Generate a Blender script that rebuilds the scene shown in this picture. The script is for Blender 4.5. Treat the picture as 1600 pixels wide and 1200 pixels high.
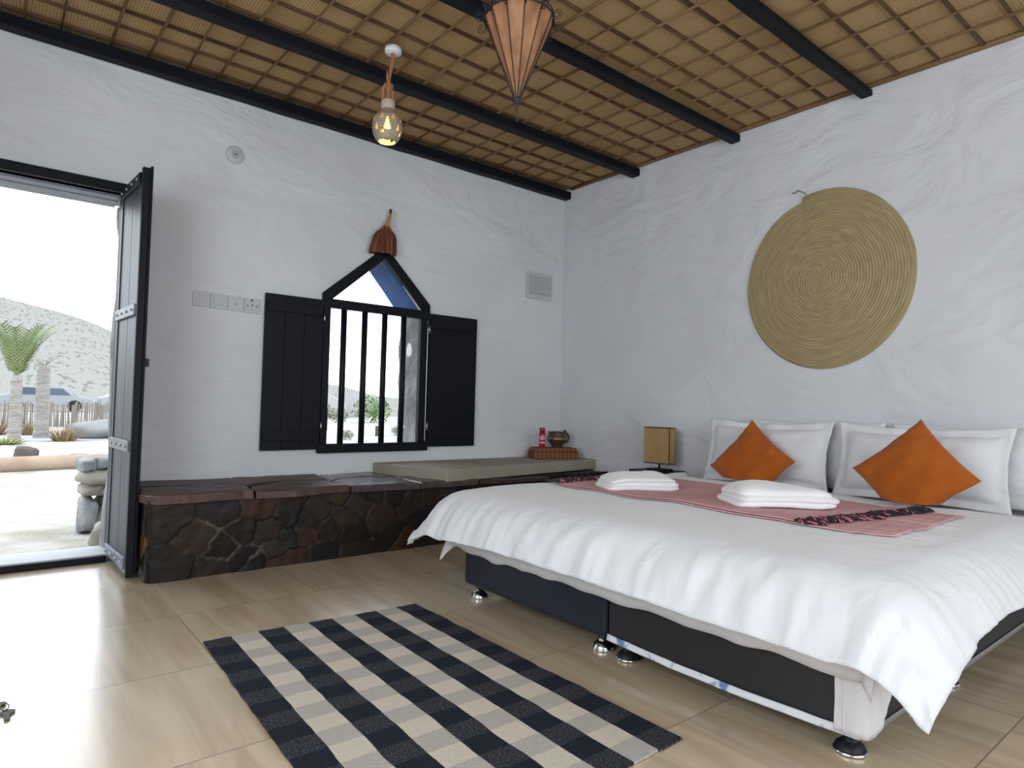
import bpy, bmesh, math, random
from math import sin, cos, pi, sqrt, exp, hypot, atan2, radians
from mathutils import Vector, Matrix, noise
random.seed(7)
for o in list(bpy.data.objects): bpy.data.objects.remove(o)
SC = bpy.context.scene; COL = SC.collection

# ---------------------------------------------------------------- camera
cam = bpy.data.cameras.new('camera'); cam.sensor_width = 36; cam.sensor_fit = 'HORIZONTAL'
cam.lens = 36*1007.78/1600; cam.clip_start = .03; cam.clip_end = 500
co = bpy.data.objects.new('camera', cam); COL.objects.link(co)
co.matrix_world = Matrix(((.77413, -.04074, -.63171, 0), (-.63250, -.00922, -.77451, 0), (.02573, .99913, -.03291, .9), (0, 0, 0, 1)))
SC.camera = co
# ---------------------------------------------------------------- light
SC.view_settings.view_transform = 'Standard'; SC.view_settings.look = 'None'
SC.view_settings.exposure = 0.0; SC.view_settings.gamma = 1.0
w = bpy.data.worlds.new('sky'); SC.world = w; w.use_nodes = True
bg = w.node_tree.nodes['Background']; bg.inputs[0].default_value = (.86, .93, 1, 1); bg.inputs[1].default_value = 3.6
def area(name, loc, rot, sx, sy, power, colr):
    l = bpy.data.lights.new(name, 'AREA'); l.shape = 'RECTANGLE'; l.size = sx; l.size_y = sy; l.energy = power; l.color = colr
    o = bpy.data.objects.new(name, l); COL.objects.link(o); o.location = loc; o.rotation_euler = rot; return o
# added fill lamps outside invented openings in the left wall and behind the camera
area('left_fill_light', (-1.42, .9, 1.45), (0, -pi/2, 0), 1.5, 2.3, 37, (.87, .93, 1))
area('rear_fill_light', (1.2, -1.62, 1.45), (pi/2, 0, 0), 3.4, 1.6, 20, (.93, .96, 1))

# ---------------------------------------------------------------- helpers
def tag(o, label=None, cat=None, group=None, kind=None):
    if label: o['label'] = label
    if cat: o['category'] = cat
    if group: o['group'] = group
    if kind: o['kind'] = kind
    return o
def empty(name, loc, label=None, cat=None, group=None, kind=None):
    o = bpy.data.objects.new(name, None); COL.objects.link(o); o.location = loc; o.empty_display_size = .1
    return tag(o, label, cat, group, kind)
def origin(p):
    v = Vector((0, 0, 0))
    while p: v += p.location; p = p.parent
    return v
class MB:
    def __init__(s): s.v = []; s.f = []; s.c = []
    def add(s, vs, fs):
        n = len(s.v); s.v += [tuple(v) for v in vs]; s.f += [tuple(i+n for i in f) for f in fs]; return s
    def box(s, a, b, M=None):
        x0, y0, z0 = a; x1, y1, z1 = b
        vs = [(x0,y0,z0),(x1,y0,z0),(x1,y1,z0),(x0,y1,z0),(x0,y0,z1),(x1,y0,z1),(x1,y1,z1),(x0,y1,z1)]
        if M: vs = [M @ Vector(v) for v in vs]
        return s.add(vs, [(0,3,2,1),(4,5,6,7),(0,1,5,4),(1,2,6,5),(2,3,7,6),(3,0,4,7)])
    def prism(s, poly, fn, t0, t1):
        """poly: 2d points; fn(u,v,t)->3d"""
        n = len(poly)
        vs = [fn(u, v, t0) for u, v in poly]+[fn(u, v, t1) for u, v in poly]
        fs = [tuple(range(n)), tuple(range(2*n-1, n-1, -1))]+[(i, (i+1) % n+0, (i+1) % n+n, i+n)[::-1] for i in range(n)]
        return s.add(vs, fs)
    def tube(s, pts, r, n=8, closed=False):
        pts = [Vector(p) for p in pts]; m = len(pts); rr = r if isinstance(r, (list, tuple)) else [r]*m
        vs = []; up = None
        for i, p in enumerate(pts):
            if closed: d = pts[(i+1) % m]-pts[i-1]
            else: d = pts[min(i+1, m-1)]-pts[max(i-1, 0)]
            d = d.normalized() if d.length > 1e-9 else Vector((0, 0, 1))
            if up is None: up = d.orthogonal().normalized()
            a = (up-d*up.dot(d)); a = a.normalized() if a.length > 1e-6 else d.orthogonal().normalized(); up = a
            b = d.cross(a)
            for k in range(n):
                t = 2*pi*k/n; vs.append(p+(a*cos(t)+b*sin(t))*rr[i])
        fs = []
        for i in range(m if closed else m-1):
            j = (i+1) % m
            for k in range(n):
                l = (k+1) % n; fs.append((i*n+k, i*n+l, j*n+l, j*n+k))
        if not closed: fs += [tuple(range(n-1, -1, -1)), tuple((m-1)*n+k for k in range(n))]
        return s.add(vs, fs)
    def lathe(s, prof, c=(0, 0, 0), n=32, M=None):
        vs = []; m = len(prof)
        for r, z in prof:
            for k in range(n):
                t = 2*pi*k/n; vs.append(Vector((r*cos(t), r*sin(t), z)))
        if M: vs = [M @ v for v in vs]
        vs = [v+Vector(c) for v in vs]
        fs = [(i*n+k, i*n+(k+1) % n, (i+1)*n+(k+1) % n, (i+1)*n+k) for i in range(m-1) for k in range(n)]
        if prof[0][0] > 1e-5: fs.append(tuple(range(n-1, -1, -1)))
        if prof[-1][0] > 1e-5: fs.append(tuple((m-1)*n+k for k in range(n)))
        return s.add(vs, fs)
    def grid(s, fn, nu, nv, flip=False):
        vs = [fn(i/nu, j/nv) for i in range(nu+1) for j in range(nv+1)]
        fs = []
        for i in range(nu):
            for j in range(nv):
                a = i*(nv+1)+j; q = (a, a+nv+1, a+nv+2, a+1)
                fs.append(q[::-1] if flip else q)
        return s.add(vs, fs)
    def sheet(s, top, thick, nu, nv):
        """closed thin solid: top(u,v)->Vector, thick(u,v)->Vector offset to the under side"""
        a = [Vector(top(i/nu, j/nv)) for i in range(nu+1) for j in range(nv+1)]
        b = [a[i*(nv+1)+j]+Vector(thick(i/nu, j/nv)) for i in range(nu+1) for j in range(nv+1)]
        N = len(a); fs = []
        for i in range(nu):
            for j in range(nv):
                q = i*(nv+1)+j; fs.append((q, q+nv+1, q+nv+2, q+1)); fs.append((q+N, q+1+N, q+nv+2+N, q+nv+1+N))
        for i in range(nu):
            for j in (0, nv):
                q = i*(nv+1)+j; r = q+nv+1; fs.append((q, q+N, r+N, r) if j == 0 else (q, r, r+N, q+N))
        for j in range(nv):
            for i in (0, nu):
                q = i*(nv+1)+j; r = q+1; fs.append((q, r, r+N, q+N) if i == 0 else (q, q+N, r+N, r))
        return s.add(a+b, fs)
    def blob(s, c, r, seed, amp=.25, flat=1, n=3, sq=0):
        bm = bmesh.new(); bmesh.ops.create_icosphere(bm, subdivisions=n, radius=1)
        vs = []
        for v in bm.verts:
            p = v.co.copy()
            if sq: p = Vector([math.copysign(abs(t)**(1-sq), t) for t in p])
            k = 1+amp*noise.noise(v.co*1.3+Vector((seed*7.3, seed*1.7, seed*3.1)))
            vs.append((c[0]+p.x*r[0]*k, c[1]+p.y*r[1]*k, c[2]+p.z*r[2]*k))
        fs = [tuple(v.index for v in f.verts) for f in bm.faces]; bm.free()
        return s.add(vs, fs)
    def build(s, name, m, parent=None, smooth=False, bevel=0, colors=None, fix=True, sub=0):
        o0 = origin(parent) if parent else Vector((0, 0, 0))
        me = bpy.data.meshes.new(name); me.from_pydata([Vector(v)-o0 for v in s.v], [], s.f); me.update()
        if fix:
            bm = bmesh.new(); bm.from_mesh(me); bmesh.ops.recalc_face_normals(bm, faces=bm.faces); bm.to_mesh(me); bm.free()
        if colors:
            at = me.color_attributes.new('col', 'FLOAT_COLOR', 'POINT')
            for i, c in enumerate(colors): at.data[i].color = (*c, 1)
        me.materials.append(m)
        if smooth: me.polygons.foreach_set('use_smooth', [True]*len(me.polygons))
        o = bpy.data.objects.new(name, me); COL.objects.link(o)
        if parent: o.parent = parent
        if bevel:
            b = o.modifiers.new('b', 'BEVEL'); b.width = bevel; b.segments = 2; b.limit_method = 'ANGLE'; b.angle_limit = radians(40)
        if sub:
            b = o.modifiers.new('s', 'SUBSURF'); b.levels = sub; b.render_levels = sub
        return o
def own(o, base=None):
    """give a one-mesh thing an origin at its own base"""
    me = o.data; xs = [v.co for v in me.vertices]
    c = Vector(((min(v.x for v in xs)+max(v.x for v in xs))/2, (min(v.y for v in xs)+max(v.y for v in xs))/2, min(v.z for v in xs)))
    me.transform(Matrix.Translation(-c)); o.location = c; return o
def nz(x, y, z=0, s=1.0): return noise.noise(Vector((x*s, y*s, z*s)))

# ---------------------------------------------------------------- materials
def mat(name, col, rough=.6, metal=0, spec=.5, col2=None, nscale=(8, 8, 8), ndetail=4, lo=.35, hi=.65, bump=0, bscale=(20, 20, 20), bdist=.01, sheen=0, coat=0, trans=0, emit=None, estr=0, alpha=None, bump2=None):
    m = bpy.data.materials.new(name); m.use_nodes = True; nt = m.node_tree; N = nt.nodes; L = nt.links; b = N['Principled BSDF']
    b.inputs['Base Color'].default_value = (*col, 1); b.inputs['Roughness'].default_value = rough; b.inputs['Metallic'].default_value = metal
    b.inputs['Specular IOR Level'].default_value = spec; b.inputs['Sheen Weight'].default_value = sheen; b.inputs['Coat Weight'].default_value = coat
    if emit: b.inputs['Emission Color'].default_value = (*emit, 1); b.inputs['Emission Strength'].default_value = estr
    tc = N.new('ShaderNodeTexCoord')
    def nse(scale, detail=4, dist=0):
        mp = N.new('ShaderNodeMapping'); mp.inputs['Scale'].default_value = scale; L.new(tc.outputs['Object'], mp.inputs[0])
        t = N.new('ShaderNodeTexNoise'); t.inputs['Scale'].default_value = 1; t.inputs['Detail'].default_value = detail; t.inputs['Distortion'].default_value = dist
        L.new(mp.outputs[0], t.inputs['Vector']); return t
    if col2:
        t = nse(nscale, ndetail); r = N.new('ShaderNodeValToRGB'); r.color_ramp.elements[0].position = lo; r.color_ramp.elements[1].position = hi
        r.color_ramp.elements[0].color = (*col, 1); r.color_ramp.elements[1].color = (*col2, 1)
        L.new(t.outputs['Fac'], r.inputs[0]); L.new(r.outputs[0], b.inputs['Base Color'])
    if bump:
        t = nse(bscale, 5); bn = N.new('ShaderNodeBump'); bn.inputs['Strength'].default_value = bump; bn.inputs['Distance'].default_value = bdist
        L.new(t.outputs['Fac'], bn.inputs['Height']); L.new(bn.outputs[0], b.inputs['Normal'])
        if bump2:
            t2 = nse(bump2[0], 4, .6); b2 = N.new('ShaderNodeBump'); b2.inputs['Strength'].default_value = bump2[1]; b2.inputs['Distance'].default_value = bump2[2]
            L.new(t2.outputs['Fac'], b2.inputs['Height']); L.new(bn.outputs[0], b2.inputs['Normal']); L.new(b2.outputs[0], b.inputs['Normal'])
    return m
def nodes(m): return m.node_tree.nodes, m.node_tree.links, m.node_tree.nodes['Principled BSDF']
def math_(N, L, op, a, b=None):
    n = N.new('ShaderNodeMath'); n.operation = op
    for i, v in enumerate((a, b)):
        if v is None: continue
        if isinstance(v, (int, float)): n.inputs[i].default_value = v
        else: L.new(v, n.inputs[i])
    return n.outputs[0]
def mixc(N, L, f, a, b):
    n = N.new('ShaderNodeMix'); n.data_type = 'RGBA'
    for i, v in ((0, f), (6, a), (7, b)):
        if isinstance(v, (int, float)): n.inputs[i].default_value = v
        elif isinstance(v, tuple): n.inputs[i].default_value = (*v, 1)
        else: L.new(v, n.inputs[i])
    return n.outputs[2]

PLASTER = mat('white_plaster', (.61, .62, .645), .75, spec=.2, col2=(.665, .675, .695), nscale=(1.3, 1.3, 1.3), bump=.40, bscale=(7, 7, 12), bdist=.02, bump2=((2.0, 2.0, 3.6), .65, .07))
BLACKWOOD = mat('black_stained_wood', (.005, .006, .009), .55, spec=.16, bump=.3, bscale=(3, 30, 30), bdist=.006)
BLACKPAINT = mat('black_painted_wood', (.005, .006, .010), .5, spec=.18, bump=.12, bscale=(30, 30, 2), bdist=.004)
LEAFWOOD = mat('weathered_dark_blue_wood', (.016, .022, .036), .42, spec=.32, col2=(.04, .052, .078), nscale=(25, 25, 1.5), bump=.4, bscale=(40, 40, 2), bdist=.005)
BATTEN = mat('grey_painted_batten', (.13, .155, .20), .4, col2=(.19, .22, .28), nscale=(10, 10, 4))
CANE = mat('bamboo_cane', (.115, .060, .022), .6, spec=.25, col2=(.22, .135, .065), nscale=(20, 1.5, 20))
LATH = mat('dark_split_cane', (.060, .030, .011), .6, col2=(.12, .062, .025), nscale=(2, 20, 20))
BLUE = mat('blue_reveal', (.012, .065, .22), .8, spec=.05, col2=(.02, .09, .28), nscale=(4, 4, 4))  # blue tone of the gable soffit faces
STONEGREY = mat('grey_rubble_stone', (.14, .15, .16), .9, col2=(.27, .275, .275), nscale=(5, 5, 5), bump=.9, bscale=(9, 9, 9), bdist=.05)
CLOTH = mat('white_cotton', (.68, .69, .71), .85, spec=.2, sheen=.2, bump=.2, bscale=(60, 60, 60), bdist=.003, bump2=((11, 11, 11), .4, .02))
SHEETM = mat('white_bed_linen', (.58, .555, .55), .85, spec=.2, bump=.2, bscale=(30, 30, 30), bdist=.004)
TOWELM = mat('white_terry', (.78, .78, .785), .95, spec=.1, sheen=.4, bump=.6, bscale=(260, 260, 260), bdist=.003)
ORANGE = mat('burnt_orange_suede', (.32, .075, .007), .85, spec=.15, sheen=.15, col2=(.39, .10, .012), nscale=(9, 9, 9), bump=.2, bscale=(120, 120, 120), bdist=.002)
PINK = mat('dusty_pink_weave', (.57, .325, .335), .9, spec=.1, col2=(.63, .38, .385), nscale=(5, 40, 5), bump=.3, bscale=(200, 200, 200), bdist=.002)
FRINGE = mat('black_yarn', (.022, .02, .026), .9); FRINGEP = mat('pink_yarn', (.50, .14, .20), .9)
BASEBLUE = mat('navy_leatherette', (.011, .013, .026), .45, spec=.35, bump=.1, bscale=(60, 60, 60), bdist=.002)
BASEBLK = mat('black_leatherette', (.017, .016, .019), .5, spec=.35, bump=.1, bscale=(60, 60, 60), bdist=.002)
CHROME = mat('chrome', (.75, .76, .78), .12, metal=1); BLKMETAL = mat('black_metal', (.010, .010, .012), .45, spec=.25)
STEEL = mat('grey_steel', (.45, .45, .45), .35, metal=1)
WHITEPL = mat('white_plastic', (.72, .74, .76), .4); GREYPL = mat('pale_grey_plastic', (.50, .51, .52), .55)
GREYPL2 = mat('grey_plastic', (.40, .42, .42), .5); GREYD = mat('dark_socket_hole', (.05, .05, .055), .6)
SLABM = mat('beige_rendered_slab', (.28, .25, .19), .7, col2=(.33, .30, .235), nscale=(3, 3, 3), bump=.2, bscale=(12, 12, 12), bdist=.01)
MORTAR = mat('dark_mortar', (.09, .075, .06), .95)
ROPE = mat('brown_hemp_rope', (.33, .15, .07), .9, bump=.8, bscale=(90, 90, 90), bdist=.004)
CLAY = mat('pinkish_clay', (.50, .38, .31), .8); SHELL = mat('speckled_ceramic', (.29, .235, .17), .6, col2=(.37, .31, .235), nscale=(30, 30, 30))
BULB = mat('lit_bulb', (1, .9, .5), .5, emit=(1, .62, .18), estr=2.2)
HIDE = mat('tan_goat_hide', (.21, .08, .034), .6, spec=.3, col2=(.43, .22, .11), nscale=(18, 18, 5), lo=.3, hi=.7, bump=.3, bscale=(20, 20, 8), bdist=.004)
IRON = mat('dark_wrought_iron', (.02, .017, .016), .55)
FIBRE = mat('red_brown_fibre', (.07, .018, .008), .9, col2=(.16, .05, .018), nscale=(60, 60, 6)); TWINE = mat('golden_twine', (.42, .21, .06), .8)
KEYM = mat('worn_key_metal', (.06, .052, .042), .55, spec=.3)

# floor: large wood look tiles with joints
FLOORM = mat('glazed_wood_look_tile', (.5, .4, .3), .30, spec=.7, coat=1)
nodes(FLOORM)[2].inputs['Coat IOR'].default_value = 1.75; nodes(FLOORM)[2].inputs['Coat Roughness'].default_value = .19
N, L, B = nodes(FLOORM); tc = N.new('ShaderNodeTexCoord')
mp = N.new('ShaderNodeMapping'); mp.inputs['Location'].default_value = (.552, -.54, 0); L.new(tc.outputs['Object'], mp.inputs[0])
br = N.new('ShaderNodeTexBrick'); br.inputs['Scale'].default_value = 1; br.inputs['Brick Width'].default_value = 1.2; br.inputs['Row Height'].default_value = .6
br.inputs['Mortar Size'].default_value = .0022; br.inputs['Mortar Smooth'].default_value = .3; br.offset = .5; br.inputs['Color1'].default_value = (0, 0, 0, 1); br.inputs['Color2'].default_value = (1, 1, 1, 1); br.inputs['Bias'].default_value = 0
L.new(mp.outputs[0], br.inputs['Vector'])
m1 = N.new('ShaderNodeMapping'); m1.inputs['Scale'].default_value = (11, 1.1, 1); L.new(tc.outputs['Object'], m1.inputs[0])
ad = N.new('ShaderNodeVectorMath'); ad.operation = 'ADD'; L.new(m1.outputs[0], ad.inputs[0])
sc_ = N.new('ShaderNodeVectorMath'); sc_.operation = 'SCALE'; sc_.inputs['Scale'].default_value = 7; L.new(br.outputs['Color'], sc_.inputs[0]); L.new(sc_.outputs[0], ad.inputs[1])
n1 = N.new('ShaderNodeTexNoise'); n1.inputs['Scale'].default_value = 1; n1.inputs['Detail'].default_value = 6; n1.inputs['Roughness'].default_value = .6; n1.inputs['Distortion'].default_value = .6; L.new(ad.outputs[0], n1.inputs['Vector'])
r1 = N.new('ShaderNodeValToRGB'); e = r1.color_ramp.elements; e[0].position = .34; e[0].color = (.46, .345, .215, 1); e[1].position = .62; e[1].color = (.66, .54, .375, 1)
L.new(n1.outputs['Fac'], r1.inputs[0])
cc = mixc(N, L, br.outputs['Fac'], r1.outputs[0], (.22, .17, .12)); L.new(cc, B.inputs['Base Color'])

# ceiling matting
MATM = mat('woven_reed_matting', (.4, .26, .13), .75, spec=.2)
N, L, B = nodes(MATM); tc = N.new('ShaderNodeTexCoord')
def wave(scale, axis, dist=1.0):
    wv = N.new('ShaderNodeTexWave'); wv.bands_direction = axis; wv.inputs['Scale'].default_value = scale; wv.inputs['Distortion'].default_value = dist; wv.inputs['Detail'].default_value = 2; wv.inputs['Detail Scale'].default_value = 2
    L.new(tc.outputs['Object'], wv.inputs['Vector']); return wv.outputs['Fac']
a = wave(22, 'X'); b_ = wave(34, 'Y'); s_ = math_(N, L, 'MULTIPLY', a, .45); s2 = math_(N, L, 'MULTIPLY', b_, .55); s_ = math_(N, L, 'ADD', s_, s2)
nn = N.new('ShaderNodeTexNoise'); nn.inputs['Scale'].default_value = 5; L.new(tc.outputs['Object'], nn.inputs['Vector'])
c0 = mixc(N, L, nn.outputs['Fac'], (.53, .35, .165), (.64, .465, .245)); c1 = mixc(N, L, s_, (.24, .14, .06), c0); L.new(c1, B.inputs['Base Color'])
bn = N.new('ShaderNodeBump'); bn.inputs['Strength'].default_value = .4; bn.inputs['Distance'].default_value = .004; L.new(s_, bn.inputs['Height']); L.new(bn.outputs[0], B.inputs['Normal'])

# colour-attribute stone (every stone its own colour)
def attrmat(name, rough, spec=.4, bump=.6, bs=25):
    m = mat(name, (.1, .1, .1), rough, spec=spec, bump=bump, bscale=(bs, bs, bs), bdist=.008); N, L, B = nodes(m)
    a = N.new('ShaderNodeVertexColor'); a.layer_name = 'col'; t = N.new('ShaderNodeTexNoise'); t.inputs['Scale'].default_value = 22; t.inputs['Detail'].default_value = 6
    tc = N.new('ShaderNodeTexCoord'); L.new(tc.outputs['Object'], t.inputs['Vector'])
    v = math_(N, L, 'MULTIPLY', t.outputs['Fac'], 1.5); v = math_(N, L, 'ADD', v, .25)
    s = N.new('ShaderNodeVectorMath'); s.operation = 'SCALE'; L.new(a.outputs[0], s.inputs[0]); L.new(v, s.inputs['Scale']); L.new(s.outputs[0], B.inputs['Base Color']); return m
STONEM = attrmat('polished_dark_rubble', .5, .22)

# plaited palm disc
DISC = mat('plaited_palm_leaf', (.4, .33, .17), .8, spec=.2)
N, L, B = nodes(DISC); tc = N.new('ShaderNodeTexCoord'); sp = N.new('ShaderNodeSeparateXYZ'); L.new(tc.outputs['Object'], sp.inputs[0])
r_ = math_(N, L, 'SQRT', math_(N, L, 'ADD', math_(N, L, 'POWER', sp.outputs[1], 2), math_(N, L, 'POWER', sp.outputs[2], 2)))
cx_ = N.new('ShaderNodeCombineXYZ'); L.new(math_(N, L, 'MULTIPLY', r_, 55), cx_.inputs[0]); L.new(math_(N, L, 'MULTIPLY', math_(N, L, 'ARCTAN2', sp.outputs[2], sp.outputs[1]), 3), cx_.inputs[1])
t1 = N.new('ShaderNodeTexNoise'); t1.inputs['Scale'].default_value = 1; t1.inputs['Detail'].default_value = 5; L.new(cx_.outputs[0], t1.inputs['Vector'])
rp = N.new('ShaderNodeValToRGB'); e = rp.color_ramp.elements; e[0].position = .32; e[0].color = (.25, .19, .09, 1); e[1].position = .68; e[1].color = (.40, .325, .175, 1); L.new(t1.outputs['Fac'], rp.inputs[0])
t2 = N.new('ShaderNodeTexNoise'); t2.inputs['Scale'].default_value = 70; L.new(tc.outputs['Object'], t2.inputs['Vector'])
L.new(mixc(N, L, math_(N, L, 'MULTIPLY', t2.outputs['Fac'], .7), rp.outputs[0], (.36, .30, .17)), B.inputs['Base Color'])
bn = N.new('ShaderNodeBump'); bn.inputs['Strength'].default_value = .5; bn.inputs['Distance'].default_value = .004; L.new(t2.outputs['Fac'], bn.inputs['Height']); L.new(bn.outputs[0], B.inputs['Normal'])

# striped rug (object coordinates: x across, y along)
RUGM = mat('black_and_cream_rag_weave', (.1, .1, .1), .95, spec=.1)
N, L, B = nodes(RUGM); tc = N.new('ShaderNodeTexCoord'); sp = N.new('ShaderNodeSeparateXYZ'); L.new(tc.outputs['UV'], sp.inputs[0])
wn = N.new('ShaderNodeTexNoise'); wn.inputs['Scale'].default_value = 9; L.new(tc.outputs['Object'], wn.inputs['Vector'])
wob = math_(N, L, 'MULTIPLY', math_(N, L, 'SUBTRACT', wn.outputs['Fac'], .5), .10)
u9 = math_(N, L, 'ADD', math_(N, L, 'MULTIPLY', sp.outputs[0], 9), wob)
dark = math_(N, L, 'LESS_THAN', math_(N, L, 'MODULO', u9, 2.0), 1.0)
v9 = math_(N, L, 'ADD', math_(N, L, 'MULTIPLY', sp.outputs[1], 17), wob)
band = math_(N, L, 'LESS_THAN', math_(N, L, 'MODULO', math_(N, L, 'ADD', v9, .0), 2.0), 1.0)
mpr = N.new('ShaderNodeMapping'); mpr.inputs['Scale'].default_value = (190, 420, 1); L.new(tc.outputs['Object'], mpr.inputs[0])
sp2 = N.new('ShaderNodeTexNoise'); sp2.inputs['Scale'].default_value = 1; sp2.inputs['Detail'].default_value = 1; L.new(mpr.outputs[0], sp2.inputs['Vector'])
spk = math_(N, L, 'GREATER_THAN', sp2.outputs['Fac'], .56)
dk = mixc(N, L, math_(N, L, 'MULTIPLY', band, math_(N, L, 'MULTIPLY', spk, .22)), (.018, .021, .032), (.42, .40, .36))
lt = mixc(N, L, band, (.62, .55, .45), mixc(N, L, math_(N, L, 'MULTIPLY', math_(N, L, 'SUBTRACT', 1, spk), .25), (.52, .485, .43), (.16, .16, .17)))
L.new(mixc(N, L, dark, lt, dk), B.inputs['Base Color'])
wv = N.new('ShaderNodeTexWave'); wv.bands_direction = 'Y'; wv.inputs['Scale'].default_value = 60; L.new(tc.outputs['Object'], wv.inputs['Vector'])
bn = N.new('ShaderNodeBump'); bn.inputs['Strength'].default_value = .5; bn.inputs['Distance'].default_value = .004; L.new(wv.outputs['Fac'], bn.inputs['Height']); L.new(bn.outputs[0], B.inputs['Normal'])

# thin clear glass
GLASS = bpy.data.materials.new('clear_glass'); GLASS.use_nodes = True; nt = GLASS.node_tree; nt.nodes.clear()
tr = nt.nodes.new('ShaderNodeBsdfTransparent'); gl = nt.nodes.new('ShaderNodeBsdfGlossy'); gl.inputs['Roughness'].default_value = .02; mx = nt.nodes.new('ShaderNodeMixShader'); mx.inputs[0].default_value = .06
ou = nt.nodes.new('ShaderNodeOutputMaterial'); nt.links.new(tr.outputs[0], mx.inputs[1]); nt.links.new(gl.outputs[0], mx.inputs[2]); nt.links.new(mx.outputs[0], ou.inputs[0])

# ================================================================ THE ROOM
XL, XR, YB, YF, ZC = -1.1, 3.875, -1.3, 4.086, 2.80    # left, right, behind camera, back wall, ceiling
T = .30
def panel_y(polys, y0, y1, name, m=PLASTER):
    mb = MB()
    for p in polys: mb.prism(p, lambda u, v, t: (u, t, v), y0, y1)
    return tag(mb.build(name, m), kind='structure')
DX0, DX1, DZ = -.52, .54, 2.006; DW = .592
WX0, WX1, WZ0, WZ1, WAX, WAZ = 1.735, 2.455, .60, 1.56, 2.137, 1.925
panel_y([[(XL-T, 0), (DX0, 0), (DX0, ZC), (XL-T, ZC)], [(DX0, DZ), (DW, DZ), (DW, ZC), (DX0, ZC)], [(DW, 0), (WX0, 0), (WX0, ZC), (DW, ZC)],
         [(WX0, 0), (WX1, 0), (WX1, WZ0), (WX0, WZ0)], [(WX0, WZ1), (WAX, WAZ), (WAX, ZC), (WX0, ZC)], [(WAX, WAZ), (WX1, WZ1), (WX1, ZC), (WAX, ZC)],
         [(WX1, 0), (XR+T, 0), (XR+T, ZC), (WX1, ZC)]], YF, YF+T, 'wall_back')
tag(MB().box((XR, YB-T, 0), (XR+T, YF, ZC)).build('wall_right', PLASTER), kind='structure')
def panel_x(boxes, name):
    mb = MB()
    for (y0, z0, y1, z1) in boxes: mb.box((XL-T, y0, z0), (XL, y1, z1))
    return tag(mb.build(name, PLASTER), kind='structure')
panel_x([(YB-T, 0, -.3, ZC), (2.1, 0, YF, ZC), (-.3, 0, 2.1, .65), (-.3, 2.25, 2.1, ZC)], 'wall_left')
panel_y([[(XL, 0), (-.6, 0), (-.6, ZC), (XL, ZC)], [(3.0, 0), (XR, 0), (XR, ZC), (3.0, ZC)], [(-.6, 0), (3.0, 0), (3.0, .6), (-.6, .6)], [(-.6, 2.3), (3.0, 2.3), (3.0, ZC), (-.6, ZC)]], YB-T, YB, 'wall_rear')
tag(MB().box((XL-T, YB-T, -.14), (XR+T, YF+.42, 0)).build('floor', FLOORM), kind='structure')
ceil = tag(MB().box((XL-T, YB-T, ZC), (XR+T, YF+T, ZC+.12)).build('ceiling', MATM), kind='structure')
# canes running away from the camera, laths across them
def wob_path(p0, p1, amp, seed, n=12):
    p0 = Vector(p0); p1 = Vector(p1); out = []
    for i in range(n+1):
        t = i/n; p = p0.lerp(p1, t); out.append(p+Vector((amp*nz(t*3, seed), amp*nz(t*3, seed+50)*(1 if abs(p1.y-p0.y) < .1 else .0), 0)) if abs(p1.y-p0.y) > .1 else p+Vector((0, amp*nz(t*4, seed), 0)))
    return out
k = 0; x = -1.0
cane_x = []
while x < XR-.03:
    cane_x.append(x); x += .187
off = .063-min(cane_x, key=lambda v: abs(v-.063))
for i, x in enumerate(cane_x):
    x += off+random.uniform(-.012, .012)
    if x > XR-.04: continue
    r = random.choice((.006, .0068, .0078, .009))
    MB().tube(wob_path((x, YB+.02, ZC-.026), (x+random.uniform(-.02, .02), YF-.02, ZC-.026), .03, i*3.3), r, 7).build('bamboo_cane', CANE, ceil, smooth=True)
y = YB+.1; i = 0
while y < YF-.05:
    pts = wob_path((XL+.02, y, ZC-.013), (XR-.02, y+random.uniform(-.02, .02), ZC-.012), .012, 200+i*2.1, 26)
    hw = random.choice((.0045, .0055, .007))
    mb = MB()
    for a, b2 in zip(pts[:-1], pts[1:]):
        mb.add([(a.x, a.y-hw, a.z-.006), (a.x, a.y+hw, a.z-.006), (b2.x, b2.y+hw, b2.z-.006), (b2.x, b2.y-hw, b2.z-.006), (a.x, a.y-hw, a.z+.012), (a.x, a.y+hw, a.z+.012), (b2.x, b2.y+hw, b2.z+.012), (b2.x, b2.y-hw, b2.z+.012)],
               [(0, 1, 2, 3), (0, 3, 7, 4), (1, 5, 6, 2)])
    mb.build('split_cane_lath', LATH, ceil); y += .187+random.uniform(-.012, .012); i += 1
MB().tube(wob_path((XR-.012, YB+.02, ZC-.012), (XR-.012, YF-.1, ZC-.012), .01, 77), .016, 8).build('edge_cane', CANE, ceil, smooth=True)
# beams
def beam(y0, y1, z0, z1, seed, label):
    ring = [(y0, z0), (y0, z1), (y1, z1), (y1, z0)]; n = 60; b = .008
    prof = [(y0, z0+b), (y0, z1), (y1, z1), (y1, z0+b), (y1-b, z0), (y0+b, z0)]
    def f(u, v):
        xx = XL+.01+(XR-.002-XL-.01)*u; k = int(round(v*6)) % 6; yy, zz = prof[k]
        return Vector((xx, yy+.005*nz(xx*2.5, seed+k*.7), zz+(.006*nz(xx*3, seed+9+k*.3) if zz < z1-.001 else 0)))
    mb = MB().grid(f, n, 6)
    mb.add([f(0, k/6) for k in range(6)], [tuple(range(6))]); mb.add([f(1, k/6) for k in range(6)], [tuple(range(6))])
    o = own(mb.build('ceiling_beam', BLACKWOOD)); tag(o, label, 'ceiling beam', 'black ceiling beams'); return o
beam(4.005, 4.080, 2.700, 2.764, 1, 'black wooden beam running along the top of the back wall above the door and window')
beam(3.242, 3.325, 2.710, 2.764, 2, 'black wooden ceiling beam just behind the egg-shaped pendant lamp, next one out from the back wall')
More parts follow.
